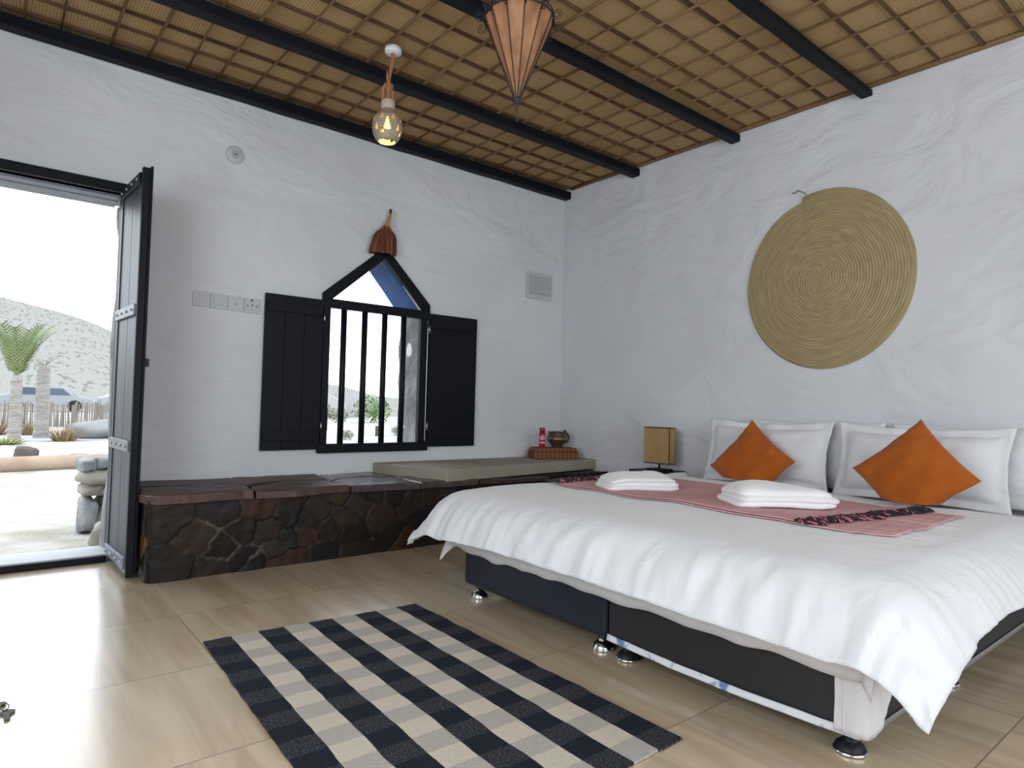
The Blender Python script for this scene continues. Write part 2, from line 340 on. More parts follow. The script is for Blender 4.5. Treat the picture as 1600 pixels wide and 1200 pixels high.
beam(2.380, 2.455, 2.718, 2.764, 3, 'black wooden ceiling beam passing right behind the hide lantern')
beam(1.543, 1.612, 2.728, 2.764, 4, 'black wooden ceiling beam nearest the camera, ending on the wall above the bed')

# ---------------------------------------------------------------- door
d1 = empty('door_1', (DX1, YF, 0), kind='structure')
def LM(p):   # leaf frame: a along the leaf from the hinge, b thickness, z
    a, b, z = p; dx, dy = .025/.466, -1.0; l = hypot(dx, dy); dx /= l; dy /= l
    return Vector((DX1+dx*a-dy*(b-0), YF+dy*a+dx*b-.004, z))
def lbox(mb, a0, a1, b0, b1, z0, z1):
    vs = [LM(p) for p in ((a0,b0,z0),(a1,b0,z0),(a1,b1,z0),(a0,b1,z0),(a0,b0,z1),(a1,b0,z1),(a1,b1,z1),(a0,b1,z1))]
    mb.add(vs, [(0,3,2,1),(4,5,6,7),(0,1,5,4),(1,2,6,5),(2,3,7,6),(3,0,4,7)])
leaf = MB()
for i in range(2): lbox(leaf, .02+i*.215, .02+i*.215+.212, .004, .028+.002*(i % 2), .02, 2.02)
leaf.build('leaf_boards', LEAFWOOD, d1, bevel=.003)
fr = MB(); lbox(fr, .44, .466, -.004, .030, .012, 2.035); fr.build('leaf_edge_stile', BLACKPAINT, d1, bevel=.003)
fr = MB(); lbox(fr, 0, .03, -.002, .035, .012, 2.03); fr.build('leaf_hinge_stile', LEAFWOOD, d1, bevel=.003)
for z in (.05, .62, 1.30, 1.96):
    bt = MB(); lbox(bt, .01, .43, -.012, .004, z, z+.055); b_o = bt.build('leaf_batten', BATTEN if z < 1.9 else BLACKPAINT, d1, bevel=.003)
    st = MB()
    for a in (.06, .17, .28, .39): st.blob(LM((a, -.014, z+.027)), (.007, .007, .007), a, 0, n=2)
    st.build('stud', STEEL, b_o, smooth=True)
fr = MB(); lbox(fr, .450, .470, .030, .042, .03, 2.045); fr.build('cover_strip', BLACKWOOD, d1, bevel=.003)
br_ = MB(); br_.prism([(.10, 1.965), (.36, 1.965), (.355, 1.8), (.30, 1.45), (.24, 1.36), (.10, 1.36)], lambda u, v, t: LM((u, t, v)), .030, .066); br_.build('back_brace', BLACKPAINT, d1, bevel=.004)
lt_ = MB(); lbox(lt_, .415, .455, .030, .062, 1.045, 1.085); lt_.build('latch', BLKMETAL, d1, bevel=.003)
# frame: lintel, reveal boards, threshold
lin = MB().box((DX0-.04, YF-.022, DZ-.0), (DX1+.06, YF+.05, DZ+.052)); lin.build('lintel', BLACKPAINT, d1, bevel=.003)
for i in range(3):
    MB().box((DX0, YF+.052+i*.083, DZ-.012-.004*(i % 2)), (DX1, YF+.052+i*.083+.079, DZ+.0)).build('lintel_board', BATTEN, d1, bevel=.002)
MB().box((DX0, YF-.005, .0), (DX1, YF+.04, .035)).build('threshold', BLACKPAINT, d1, bevel=.004)
MB().box((DX1+.002, YF+.0, .035), (DW+.004, YF+.10, DZ-.012)).build('jamb', BLACKPAINT, d1)
MB().box((DX0-.012, YF-.01, .035), (DX0+.02, YF+.10, DZ-.012)).build('jamb', BLACKPAINT, d1)
# rough stone jamb of the thick outer wall
tr1 = MB()
def jamb(u, v):
    z = v*1.99; y_ = YF+.10+(u*.30); return Vector((DW-.008-.05*max(0, nz(z*2.3, u*1.5+4))*(1 if u > .2 else .3), y_, z))
tr1.grid(jamb, 14, 70); tag(tr1.build('trim_1', STONEGREY, smooth=True, fix=False), kind='structure')

# ---------------------------------------------------------------- window
w1 = empty('window_1', (2.12, YF, .55), kind='structure')
yw0, yw1 = YF-.028, YF+.010
def wprism(poly, name, m=BLACKPAINT, y0=yw0, y1=yw1, par=None, bev=.003):
    return MB().prism(poly, lambda u, v, t: (u, t, v), y0, y1).build(name, m, par or w1, bevel=bev)
wprism([(1.69, .555), (2.52, .555), (2.52, .615), (1.69, .615)], 'window_sill', y0=yw0-.01)
wprism([(1.705, .615), (1.75, .615), (1.75, 1.52), (1.705, 1.52)], 'window_stile')
wprism([(2.44, .615), (2.50, .615), (2.50, 1.52), (2.44, 1.52)], 'window_stile')
wprism([(1.695, 1.515), (2.515, 1.515), (2.515, 1.575), (1.695, 1.575)], 'window_rail', y0=yw0-.004)
wprism([(1.695, 1.575), (1.76, 1.575), (2.137, 1.905), (2.137, 1.965), (2.10, 1.955), (1.695, 1.61)], 'gable_rafter')
wprism([(2.515, 1.575), (2.46, 1.575), (2.137, 1.905), (2.137, 1.965), (2.175, 1.955), (2.515, 1.62)], 'gable_rafter')
for x in (1.857, 2.010, 2.163, 2.314):
    MB().tube([(x, YF+.005, .60), (x+.003*random.uniform(-1, 1), YF+.005, 1.05), (x, YF+.005, 1.53)], .0205, 10).build('window_bar', BLACKPAINT, w1, smooth=True)
MB().prism([(1.75, 1.58), (2.455, 1.58), (2.137, 1.90)], lambda u, v, t: (u, t, v), YF+.004, YF+.008).build('window_pane', GLASS, w1)
def shutter(x0, x1, hx):
    s = MB(); n = 3; wd = (x1-x0)/n
    for i in range(n): s.box((x0+i*wd+.001, YF-.030, .58), (x0+(i+1)*wd-.001, YF-.008, 1.56))
    so = s.build('shutter', BLACKPAINT, w1, bevel=.002)
    for z in (.64, 1.45): MB().box((x0+.008, YF-.041, z), (x1-.008, YF-.030, z+.06)).build('shutter_batten', BLACKPAINT, so, bevel=.003)
    for z in (.70, 1.41):
        MB().tube([(hx, YF-.038, z), (hx, YF-.038, z+.06)], .007, 8).build('hinge', STEEL, so, smooth=True)
shutter(1.322, 1.700, 1.703); shutter(2.515, 2.945, 2.508)
MB().tube([(2.49, YF-.04, .63), (2.49, YF-.042, 1.45)], .003, 6).build('drop_bolt', STEEL, w1)
# reveal faces of the thick wall: blue under the gable, grey rubble beside the bars
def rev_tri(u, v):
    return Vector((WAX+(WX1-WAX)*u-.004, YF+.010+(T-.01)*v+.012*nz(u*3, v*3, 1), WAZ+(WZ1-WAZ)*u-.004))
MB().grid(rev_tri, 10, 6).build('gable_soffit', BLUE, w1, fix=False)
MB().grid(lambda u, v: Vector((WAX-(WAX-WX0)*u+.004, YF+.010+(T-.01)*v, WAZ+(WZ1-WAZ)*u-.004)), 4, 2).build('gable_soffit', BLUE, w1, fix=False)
def rev_side(u, v):
    z = WZ0+(WZ1-WZ0)*v; return Vector((WX1-.002-(.030*(.35+nz(z*5, u*2, 3))*min(1, u*1.6)), YF+.010+(T-.03)*u, z))
MB().grid(rev_side, 10, 50).build('rubble_reveal', STONEGREY, w1, smooth=True, fix=False)

# ---------------------------------------------------------------- fittings on the back wall
def broom():
    t = empty('palm_fibre_tassel', (2.10, YF-.05, 1.93), 'red-brown palm fibre tassel broom standing on the peak of the window frame', 'tassel')
    mb = MB()
    def f(u, v):
        a = 2*pi*u; z = v; prof = [(0, .096), (.10, .097), (.35, .088), (.60, .080), (.75, .064), (.88, .034), (1, .016)]
        for (z0, r0), (z1, r1) in zip(prof[:-1], prof[1:]):
            if z0 <= z <= z1: r = r0+(r1-r0)*(z-z0)/(z1-z0); break
        r *= 1+.10*sin(a*13+3*nz(z*2, 3))*min(1, (1-z)*2); zz = 1.925+.21*z+.012*nz(a*2.0, z*0, 5)*(1-z)
        return Vector((2.10+.028*z+r*cos(a), YF-.05+.045*sin(a)*r/.1, zz))
    mb.grid(f, 64, 16); mb.build('fibre_skirt', FIBRE, t, smooth=True)
    for k in range(9):
        a = 2*pi*k/9+.3; r = [.101, .088, .073, .047, .02]
        MB().tube([(2.10+.028*v+r[i]*cos(a), YF-.05+.46*r[i]*sin(a), 1.925+.21*v) for i, v in enumerate((0, .3, .6, .8, 1))], .0022, 5).build('binding_twine', TWINE, t)
    MB().tube([(2.127, YF-.05, 2.125), (2.138, YF-.05, 2.17), (2.150, YF-.05, 2.21), (2.152, YF-.05, 2.245)], [.017, .015, .010, .008], 8).build('wrapped_handle', TWINE, t, smooth=True)
    MB().tube([(2.1515, YF-.05, 2.222), (2.1525, YF-.05, 2.252)], .010, 8).build('handle_tip', FIBRE, t, smooth=True)
broom()
names = ['left end of the row', 'second from the left', 'third from the left', 'right end of the row, the one with a small black dot']
for i in range(4):
    x0 = .912+i*.0975; z0 = 1.432-.003*i; t = empty('wall_plate', (x0+.045, YF, z0))
    tag(t, ['pale grey blank switch plate at the door end of the wall row', 'pale grey switch plate with wide rocker, between the blank plate and the round-dot plate', 'pale grey wall plate with a round centre dot, beside the socket', 'pale socket plate with holes and black dot, next to the left shutter'][i], 'wall plate', 'row of wall plates between door and shutter')
    MB().box((x0, YF-.009, z0), (x0+.092, YF+.002, z0+.088)).build('cover_plate', GREYPL, t, bevel=.003)
    if i == 0: MB().box((x0+.02, YF-.012, z0+.02), (x0+.072, YF-.008, z0+.068)).build('blank_insert', GREYPL, t, bevel=.002)
    if i == 1: MB().box((x0+.018, YF-.014, z0+.022), (x0+.074, YF-.008, z0+.066)).build('rocker', GREYPL, t, bevel=.002)
    if i == 2: MB().lathe([(.011, 0), (.011, .004), (.0, .004)], (x0+.046, YF-.009, z0+.042), 20, Matrix.Rotation(pi/2, 3, 'X')).build('round_outlet', GREYPL2, t)
    if i == 3:
        MB().box((x0+.034, YF-.012, z0+.074), (x0+.048, YF-.008, z0+.086)).build('black_dot', GREYD, t, bevel=.004)
        for hx, hz in ((.018, .044), (.046, .052), (.074, .044)): MB().box((x0+hx-.003, YF-.0105, z0+hz-.006), (x0+hx+.003, YF-.008, z0+hz+.006)).build('socket_hole', GREYD, t)
        MB().box((x0+.028, YF-.0115, z0+.014), (x0+.062, YF-.008, z0+.02)).build('socket_shutter', GREYPL2, t)
t = empty('round_cover', (1.115, YF, 2.32), 'round pale grey junction cover high on the back wall between door and pendant', 'junction cover')
MB().lathe([(.054, 0), (.054, .006), (.048, .011), (0, .013)], (1.115, YF+.001, 2.375), 32, Matrix.Rotation(pi/2, 3, 'X')).build('cover_disc', GREYPL, t, smooth=True)
MB().lathe([(.022, 0), (.022, .004), (.018, .005), (.018, .0035), (0, .0035)], (1.115, YF-.0115, 2.375), 24, Matrix.Rotation(pi/2, 3, 'X')).build('centre_ring', GREYPL2, t)
MB().lathe([(.005, 0), (.005, .004), (0, .004)], (1.115, YF-.0145, 2.375), 12, Matrix.Rotation(pi/2, 3, 'X')).build('screw', GREYD, t)
t = empty('fuse_box', (3.595, YF, 1.80), 'grey plastic fuse box with a hinged door high on the back wall near the corner', 'fuse box')
MB().box((3.453, YF-.016, 1.80), (3.738, YF+.002, 2.022)).build('box_frame', GREYPL, t, bevel=.004)
dd = MB().box((3.485, YF-.030, 1.838), (3.715, YF-.014, 1.990)).build('box_door', GREYPL2, t, bevel=.004)
MB().box((3.66, YF-.034, 1.866), (3.675, YF-.029, 1.872)).build('door_catch', WHITEPL, dd)

# ---------------------------------------------------------------- stone bench with flagstones and corner slab
bench = empty('stone_bench', (2.2, 3.8, 0), 'low dark rubble stone bench with flagstone top along the back wall under the window', 'stone bench')
BX0, BY = .625, 3.495
rs = random.Random(5)
cells = []
rowz = [(-.02, .17), (.13, .30), (.27, .40)]
def stone_face(fn, L_, H, seeds, seed):
    pts = []; rr = random.Random(seed)
    for k in range(seeds): pts.append((rr.uniform(0, L_), rr.uniform(0, H)))
    for _ in range(5):   # relax a little for similar sized stones
        acc = [[0, 0, 0] for _ in pts]
        for i in range(int(L_/.03)):
            for j in range(int(H/.03)+1):
                a, b = i*.03, j*.03; k = min(range(len(pts)), key=lambda q: (pts[q][0]-a)**2*.8+(pts[q][1]-b)**2*1.15)
                acc[k][0] += a; acc[k][1] += b; acc[k][2] += 1
        pts = [((s[0]/s[2])*.6+p[0]*.4, (s[1]/s[2])*.6+p[1]*.4) if s[2] else p for s, p in zip(acc, pts)]
    pal = [(.030, .026, .026), (.045, .036, .031), (.022, .024, .032), (.062, .043, .030), (.036, .033, .036), (.075, .042, .025), (.028, .022, .020), (.05, .045, .045), (.020, .020, .024)]
    cc_ = [(lambda c: (c[0]*.50, c[1]*.40, c[2]*.33))(rr.choice(pal)) for _ in pts]; hh = [rr.uniform(-.004, .005) for _ in pts]; til = [(rr.uniform(-.05, .05), rr.uniform(-.05, .05)) for _ in pts]
    if len(pts) > 20:
        k = min(range(len(pts)), key=lambda q: hypot(pts[q][0]-.27, pts[q][1]-.10)); cc_[k] = (.11, .055, .02)
    nu, nv = int(L_/.0075), int(H/.0075); V = []; Cc = []
    for i in range(nu+1):
        for j in range(nv+1):
            a, b = L_*i/nu, H*j/nv; wa = a+.022*nz(a*9, b*9, seed)+.008*nz(a*30, b*30, seed); wb = b+.022*nz(a*9, b*9, seed+5)+.008*nz(a*30, b*30, seed+3)
            ds = sorted((((.6*max(abs(p[0]-wa)*.85, abs(p[1]-wb)*1.1)+.5*sqrt((p[0]-wa)**2*.8+(p[1]-wb)**2*1.15)), q) for q, p in enumerate(pts)))[:2]
            e_ = ds[1][0]-ds[0][0]; q = ds[0][1]; gro = max(0, 1-e_/.016)
            h = hh[q]+til[q][0]*(wa-pts[q][0])+til[q][1]*(wb-pts[q][1])+.004*nz(a*18, b*18, 2)-.008*gro*gro
            lightm = .5+.5*nz(a*3, b*3, 8)
            mc = (.06, .048, .034) if lightm > .6 else (.014, .012, .011); g = 1 if gro > .45 else 0
            if gro > .28 and lightm > .75: g = 1; mc = (.11, .088, .058)
            V.append(fn(a, b, h)); Cc.append(mc if g else cc_[q])
    m_ = MB(); m_.add(V, [(i*(nv+1)+j, (i+1)*(nv+1)+j, (i+1)*(nv+1)+j+1, i*(nv+1)+j+1) for i in range(nu) for j in range(nv)])
    return m_, Cc
# front face with a rounded left corner running round into the end face
def front(a, b, h):
    R_ = .05; s0 = .50; end = s0; arc = R_*pi/2
    H = .395
    if a < s0: p = Vector((BX0, 4.045-a, b)); n_ = Vector((-1, 0, 0))
    elif a < s0+arc:
        th = (a-s0)/R_; p = Vector((BX0+R_-R_*cos(th), 4.045-s0-R_*sin(th), b)); n_ = Vector((-cos(th), -sin(th), 0))
    else: p = Vector((BX0+R_+(a-s0-arc), 4.045-s0-R_, b)); n_ = Vector((0, -1, 0))
    return p+n_*h
m_, Cc = stone_face(front, .50+.0785+3.18, .395, 92, 3)
m_.build('rubble_face', STONEM, bench, smooth=True, colors=Cc, fix=False)
MB().box((BX0+.03, BY+.045, 0), (XR-.004, YF-.004, .385)).build('core', MORTAR, bench)
# flagstones
def flag(poly, z, th, colr, rough, seed):
    m = attrmat_cache.get(rough) or attrmat('flagstone_%d' % (rough*100), rough, .5, .5, 18); attrmat_cache[rough] = m
    out = []
    n = len(poly); colr = tuple(c*.6 for c in colr)
    for i in range(n):
        a, b = poly[i], poly[(i+1) % n]; st = max(2, int(hypot(b[0]-a[0], b[1]-a[1])/.04))
        for k in range(st):
            t_ = k/st; x = a[0]+(b[0]-a[0])*t_; y = a[1]+(b[1]-a[1])*t_
            x += .014*nz(x*11, y*11, seed); y += .018*nz(x*11, y*11, seed+4)
            y = min(y, YF-.003); out.append((x, y))
    cx = sum(p[0] for p in out)/len(out); cy = sum(p[1] for p in out)/len(out)
    mb = MB(); rings = []
    for (s, dz) in ((1, -th), (1.0, -th*.25), (.985, -.004), (.955, 0), (.6, .001), (.25, 0)):
        for (x, y) in out:
            X = cx+(x-cx)*s; Y = cy+(y-cy)*s
            mb.v.append((X, Y, z+dz+.006*nz(X*6, Y*6, seed)+.012*(cx-X)*((seed % 3)-1)))
        rings.append(1)
    n = len(out)
    for r in range(5):
        for i in range(n): mb.f.append((r*n+i, r*n+(i+1) % n, (r+1)*n+(i+1) % n, (r+1)*n+i))
    mb.f.append(tuple(5*n+i for i in range(n))); mb.f.append(tuple(range(n-1, -1, -1)))
    mb.build('flagstone', m, bench, smooth=False, colors=[colr]*len(mb.v))
attrmat_cache = {}
yb = YF-.004; F_ = BY-.035
flag([(.605, F_+.12), (.66, F_-.005), (1.10, F_+.0), (1.13, F_+.2), (.98, F_+.33), (.63, F_+.35)], .425, .045, (.12, .055, .042), .5, 1)
flag([(.61, F_+.36), (.97, F_+.345), (1.13, F_+.37), (1.16, yb), (.61, yb)], .425, .03, (.09, .045, .038), .5, 2)
flag([(1.12, F_+.01), (1.36, F_-.02), (1.64, F_+.0), (1.60, F_+.26), (1.36, F_+.34), (1.15, F_+.22)], .418, .04, (.11, .052, .042), .5, 3)
flag([(1.0, F_+.345), (1.14, F_+.24), (1.36, F_+.355), (1.62, F_+.275), (1.70, yb), (1.17, yb)], .422, .03, (.10, .05, .040), .5, 4)
flag([(1.655, F_+.0), (2.10, F_-.01), (2.08, F_+.32), (1.93, F_+.40), (1.70, F_+.33), (1.62, F_+.24)], .412, .04, (.11, .085, .10), .22, 5)
flag([(1.64, F_+.29), (1.70, F_+.345), (1.93, F_+.415), (2.08, F_+.335), (2.10, yb), (1.72, yb)], .414, .03, (.12, .10, .12), .22, 6)
flag([(2.115, F_-.01), (2.42, F_+.005), (2.56, F_+.0), (2.6, yb), (2.12, yb)], .408, .04, (.12, .09, .09), .26, 7)
flag([(2.575, F_+.005), (3.2, F_+.01), (3.2, yb), (2.61, yb)], .395, .03, (.07, .05, .04), .5, 8)
slab = own(MB().prism([(2.30, 3.445), (3.871, 3.64), (3.871, YF-.003), (2.10, YF-.003)], lambda u, v, t: (u, v, t), .400, .478).build('corner_slab', SLABM, bevel=.006))
tag(slab, 'beige rendered corner slab lying on the stone bench beside the bed', 'slab')
# ---------------------------------------------------------------- things on the slab
WOVEN = mat('striped_woven_grass', (.2, .09, .03), .8)
N, L, B = nodes(WOVEN); tc = N.new('ShaderNodeTexCoord')
wv = N.new('ShaderNodeTexWave'); wv.bands_direction = 'X'; wv.inputs['Scale'].default_value = 9; wv.inputs['Distortion'].default_value = .5; L.new(tc.outputs['Object'], wv.inputs['Vector'])
wz = N.new('ShaderNodeTexWave'); wz.bands_direction = 'Z'; wz.inputs['Scale'].default_value = 26; L.new(tc.outputs['Object'], wz.inputs['Vector'])
cA = mixc(N, L, wv.outputs['Fac'], (.26, .13, .03), (.16, .025, .02)); L.new(mixc(N, L, math_(N, L, 'MULTIPLY', wz.outputs['Fac'], .6), cA, (.05, .025, .01)), B.inputs['Base Color'])
t = empty('woven_box', (3.60, 3.88, .478), 'flat red and yellow striped woven box on the corner slab', 'box')
def wb(x0, x1, y0, y1, z0, z1, tap):
    return MB().prism([(x0, z0), (x1, z0), (x1-tap, z1), (x0+tap, z1)], lambda u, v, t: (u, t, v), y0, y1)
wb(3.41, 3.79, 3.78, 3.97, .480, .535, .004).build('box_body', WOVEN, t, bevel=.006)
wb(3.415, 3.785, 3.783, 3.967, .536, .566, .016).build('box_lid', WOVEN, t, bevel=.006); t.rotation_euler.z = -.42; t.location.y = 3.865
t = empty('spray_can', (3.475, 3.86, .566), 'slim red aerosol can with white bands standing on the woven box', 'spray can')
RED = mat('red_enamel', (.36, .012, .02), .3); RED2 = mat('dark_red_cap', (.22, .008, .02), .35); WB = mat('white_band_print', (.75, .5, .5), .4)
MB().lathe([(.0, 0), (.024, 0), (.0255, .004), (.0255, .108), (.021, .120), (.0, .120)], (3.475, 3.86, .567), 24).build('can_body', RED, t, smooth=True)
for z in (.065, .082, .035): MB().lathe([(.0258, 0), (.0261, .002), (.0261, .008), (.0258, .010)], (3.475, 3.86, .567+z), 24).build('white_band', WB, t, smooth=True)
MB().lathe([(.0, .118), (.0225, .118), (.0225, .152), (.019, .158), (.0, .158)], (3.475, 3.86, .567), 24).build('cap', RED2, t, smooth=True)
t = empty('incense_burner', (3.66, 3.88, .566), 'dark green and gold round metal pot with side handle on the woven box', 'pot')
POT = mat('dark_green_glaze', (.02, .045, .04), .3, spec=.6, col2=(.10, .035, .012), nscale=(14, 14, 14)); GOLD = mat('aged_brass', (.5, .33, .08), .3, metal=1)
MB().lathe([(0, 0), (.048, 0), (.044, .010), (.060, .028), (.083, .055), (.086, .078), (.074, .100), (.070, .112), (.080, .122), (.078, .126), (.062, .112), (.06, .09), (0, .06)], (3.655, 3.875, .567), 36).build('pot_body', POT, t, smooth=True)
MB().lathe([(.086, .062), (.0885, .068), (.087, .074)], (3.655, 3.875, .567), 36).build('brass_band', GOLD, t, smooth=True)
for sgn in (1,):
    MB().tube([(3.655+sgn*(.078+.035*sin(a)), 3.86, .567+.075+.040*cos(a)) for a in [pi*k/10 for k in range(11)]], .008, 8).build('pot_handle', IRON, t, smooth=True)
MB().blob((3.73, 3.865, .567+.128), (.014, .012, .012), 3, .2, n=2).build('handle_knob', IRON, t, smooth=True)

# ---------------------------------------------------------------- bed
FX, Y0, YM, Y1 = 1.772, .712, 1.600, 2.500
def foot(p, x, y, shiny):
    f = MB().lathe([(0, 0), (.040, 0), (.042, .006), (.036, .020), (.024, .030), (.018, .034), (.018, .070)], (x, y, 0.0), 24).build('bed_foot', CHROME if shiny else BLKMETAL, p, smooth=True)
    if not shiny: MB().lathe([(.0415, .002), (.0435, .006), (.0405, .010)], (x, y, 0), 24).build('chrome_rim', CHROME, f, smooth=True)
    MB().lathe([(.019, .052), (.024, .056), (.024, .075)], (x, y, 0), 16).build('foot_collar', BLKMETAL, f, smooth=True)
def divan(y0, y1, m, shiny, label, zb):
    t = empty('divan_base', (2.8, (y0+y1)/2, 0), label, 'divan base', 'pair of divan bases under the bed')
    b = MB().box((FX, y0+.003, zb), (XR-.03, y1-.003, .285)); o = b.build('upholstered_base', m, t); bv = o.modifiers.new('b', 'BEVEL'); bv.width = .022; bv.segments = 4
    for s in (x for x in (FX+.055, 2.55, 3.6)):
        for yy in (y0+.06, y1-.06): foot(t, s, yy, shiny)
    return t
dv1 = divan(YM, Y1, BASEBLUE, True, 'dark navy divan base with chrome feet, the one nearer the stone bench', .060)
dv2 = divan(Y0, YM, BASEBLK, False, 'black divan base with a loose white lining strip, the one nearer the camera', .068)
LINING = mat('white_blue_lining', (.62, .64, .66), .5, col2=(.10, .19, .40), nscale=(10, 16, 10), lo=.58, hi=.66)
def lin_f(u, v):
    y = Y0+.01+(YM-.02-Y0)*u; sag = .012*sin(pi*u)+.003*nz(y*8, 1)
    return Vector((FX-.003-.006*v-.003*nz(y*14, v), y, .088-(.020)*v-sag))
MB().sheet(lin_f, lambda u, v: (.003, 0, 0), 60, 4).build('lining_strip', LINING, dv2, smooth=True)
def lin_s(u, v): return Vector((FX+.02+1.9*u, Y0-.001-.003*v, .086-.016*v))
MB().sheet(lin_s, lambda u, v: (0, .002, 0), 30, 3).build('lining_strip', STEEL, dv2, smooth=True)
mt = MB().box((FX+.012, Y0+.006, .2855), (XR-.035, Y1-.006, .443)).build('mattress', SHEETM); bv = mt.modifiers.new('b', 'BEVEL'); bv.width = .04; bv.segments = 4
own(mt); tag(mt, 'thick white mattress across both divan bases, mostly hidden under the duvet', 'mattress')

# generic drape over the rounded rectangle [ex..] x [ey0..ey1]
import functools
@functools.lru_cache(None)
def prof(d, thm, r):
    n = 24; o = dn = 0; h = d/n
    for i in range(n):
        th = thm*(1-exp(-((i+.5)*h)/r)); o += cos(th)*h; dn += sin(th)*h
    return o, dn
def drape(p, q, ex, ey0, ey1, z, thm, r, xend):
    """p: distance along x from foot edge (negative = beyond); q along y absolute"""
    dx = max(0, ex-p); dy0 = max(0, ey0-q); dy1 = max(0, q-ey1); dy = dy0+dy1; s = -1 if dy0 > 0 else 1
    d = hypot(dx, dy); d0 = d; bx = max(p, ex); by = min(max(q, ey0), ey1)
    if d < 1e-6: return Vector((bx, by, z)), 0, 0, 0
    ux, uy = -dx/d, s*dy/d; cf = 1-(.14*abs(ux*uy) if thm < 1.2 else 0)
    o, dn = prof(round(d*cf, 4), thm, r); dn *= 1-(.17*abs(ux*uy) if thm < 1.2 else 0); o *= 1+(.16*abs(ux*uy) if thm < 1.2 else 0)
    return Vector((bx+ux*o, by+uy*o, z-dn)), d, ux, uy
DZT = .492
def duvet_top(u, v):
    p = 1.53+(3.52-1.53)*u; q = .41+(2.82-.41)*v
    # edge pull-in so that sides are slightly concave and corners stand out
    cu = (v-.5)*2; p_ = p-(0 if p > 2.2 else (2.2-p)/.67*.045*(cu*cu*cu*cu)-.0)
    qq = q
    if q < .735: k_ = min(1, max(0, (p-1.60)/.55)); q = q+(.735-q)*.20*k_*k_*(3-2*k_)
    co, d, ux, uy = drape(p_, q, 1.84, .735, 2.50, DZT, 1.12, .14, 0)
    # puff and folds
    edge = min(1, min((p-1.53), (q-.41)*1.0, (2.82-q))/.12)
    hz = .010*nz(p*2.2, q*2.2, 1)+.007*nz(p*5, q*5, 2)+.0016*nz(p*3, q*28, 12)
    if d > 0:
        t = (q if abs(ux) > abs(uy) else p); fold = nz(t*6+1.5*nz(t*3, 2), d*3.0, 5)*.020+nz(t*15, d*5, 7)*.012*min(1, d/.2)+.007*nz(t*34, d*7, 9)*min(1, d/.15)+.014*abs(nz(t*11+3, d*2, 14))*max(0, d-.12)/.18
        amp = min(1, d/.16); side = .5 if abs(uy) > abs(ux) else 1
        n = Vector((ux, uy, .55)).normalized(); co += n*(fold*amp*side+.018*sin(min(1, d/.3)*pi))
    else:
        # fine creases on the right hand half towards the pillows
        k = max(0, 1-abs(q-.95)/.45)*max(0, min(1, (p-2.0)/.4)); hz += k*.007*nz(p*26+q*6, q*3.0, 4)
        hz -= .02*max(0, (p-3.3)/.2)
    co.z += hz
    return co
def duvet_thick(u, v):
    p = 1.53+(3.52-1.53)*u; q = .41+(2.82-.41)*v
    e = min(p-1.53, q-.41, 2.82-q); t = .006+.030*min(1, max(0, e)/.06)**.5
    dx = max(0, 1.84-p); dy = (-max(0, .735-q)+max(0, q-2.50)); d = hypot(dx, dy)
    if d > .02:
        th = 1.12*(1-exp(-d/.14)); n = Vector((-dx/d*sin(th), dy/d*sin(th), cos(th)))
        return -n*t
    return Vector((0, 0, -t*.9))
dv = MB().sheet(duvet_top, duvet_thick, 150, 170).build('duvet', CLOTH, smooth=True); own(dv)
tag(dv, 'puffy white duvet spread over the double bed, corners hanging at the foot', 'duvet')
# sheet under the duvet, hanging a little lower at the foot
def sheet_top(u, v):
    p = 1.532+(3.8-1.532)*u; q = .59+(2.68-.59)*v
    cu = abs(v-.5)*2
    co, d, ux, uy = drape(p, q, FX-.006, Y0-.008, Y1+.008, .448, 1.53, .018, 0)
    if d > 0:
        t = (q if abs(ux) > abs(uy) else p); ear = abs(ux*uy)*2
        co += Vector((ux, uy, 0))*(.010*abs(nz(t*11, d*3, 3))*min(1, d/.06)+.045*ear*d/.2); co.z += .014*nz(t*7, 2, 2)*d/.18
    return co
bs = MB().sheet(sheet_top, lambda u, v: (0, 0, -.0), 2, 2)
def sh_thick(u, v):
    p = 1.532+(3.8-1.532)*u; q = .59+(2.68-.59)*v; dx = max(0, FX-p); dy = -max(0, Y0-q)+max(0, q-Y1); d = hypot(dx, dy)
    if d < .01: return Vector((0, 0, -.003))
    return Vector((dx/d, -dy/d, 0))*.003
bs = MB().sheet(sheet_top, sh_thick, 90, 150).build('bed_sheet', SHEETM, smooth=True)
own(bs); tag(bs, 'creased off-white sheet hanging just below the duvet edge over the bases', 'sheet')
def flap(u, v):
    R_ = .04; a = -.085+.24*u; z = .30-.225*v*(1-.55*max(0, (u-.5)/.5)**1.5)
    if a < 0: p = Vector((FX-.008, Y0-a*.0-.004+(-a)*.0, z)); p.y = Y0+R_+(-a)*.35
    elif a < R_*pi/2: th = a/R_; p = Vector((FX-.008+R_-R_*cos(th), Y0-.010+R_-R_*sin(th), z))
    else: p = Vector((FX-.008+R_+(a-R_*pi/2), Y0-.012, z))
    n_ = .008*abs(nz(u*9, v*1.5, 6))+.010*v
    p += Vector((-1 if a < R_ else 0, -1 if a > 0 else 0, 0))*n_; return p
MB().sheet(flap, lambda u, v: (.002, .002, 0), 40, 14).build('corner_flap', SHEETM, bs, smooth=True, fix=True)

def surf(x, y):
    """height of the duvet top"""
    u = (x-1.53)/(3.52-1.53); v = (y-.41)/(2.82-.41); return duvet_top(min(max(u, 0), 1), min(max(v, 0), 1))
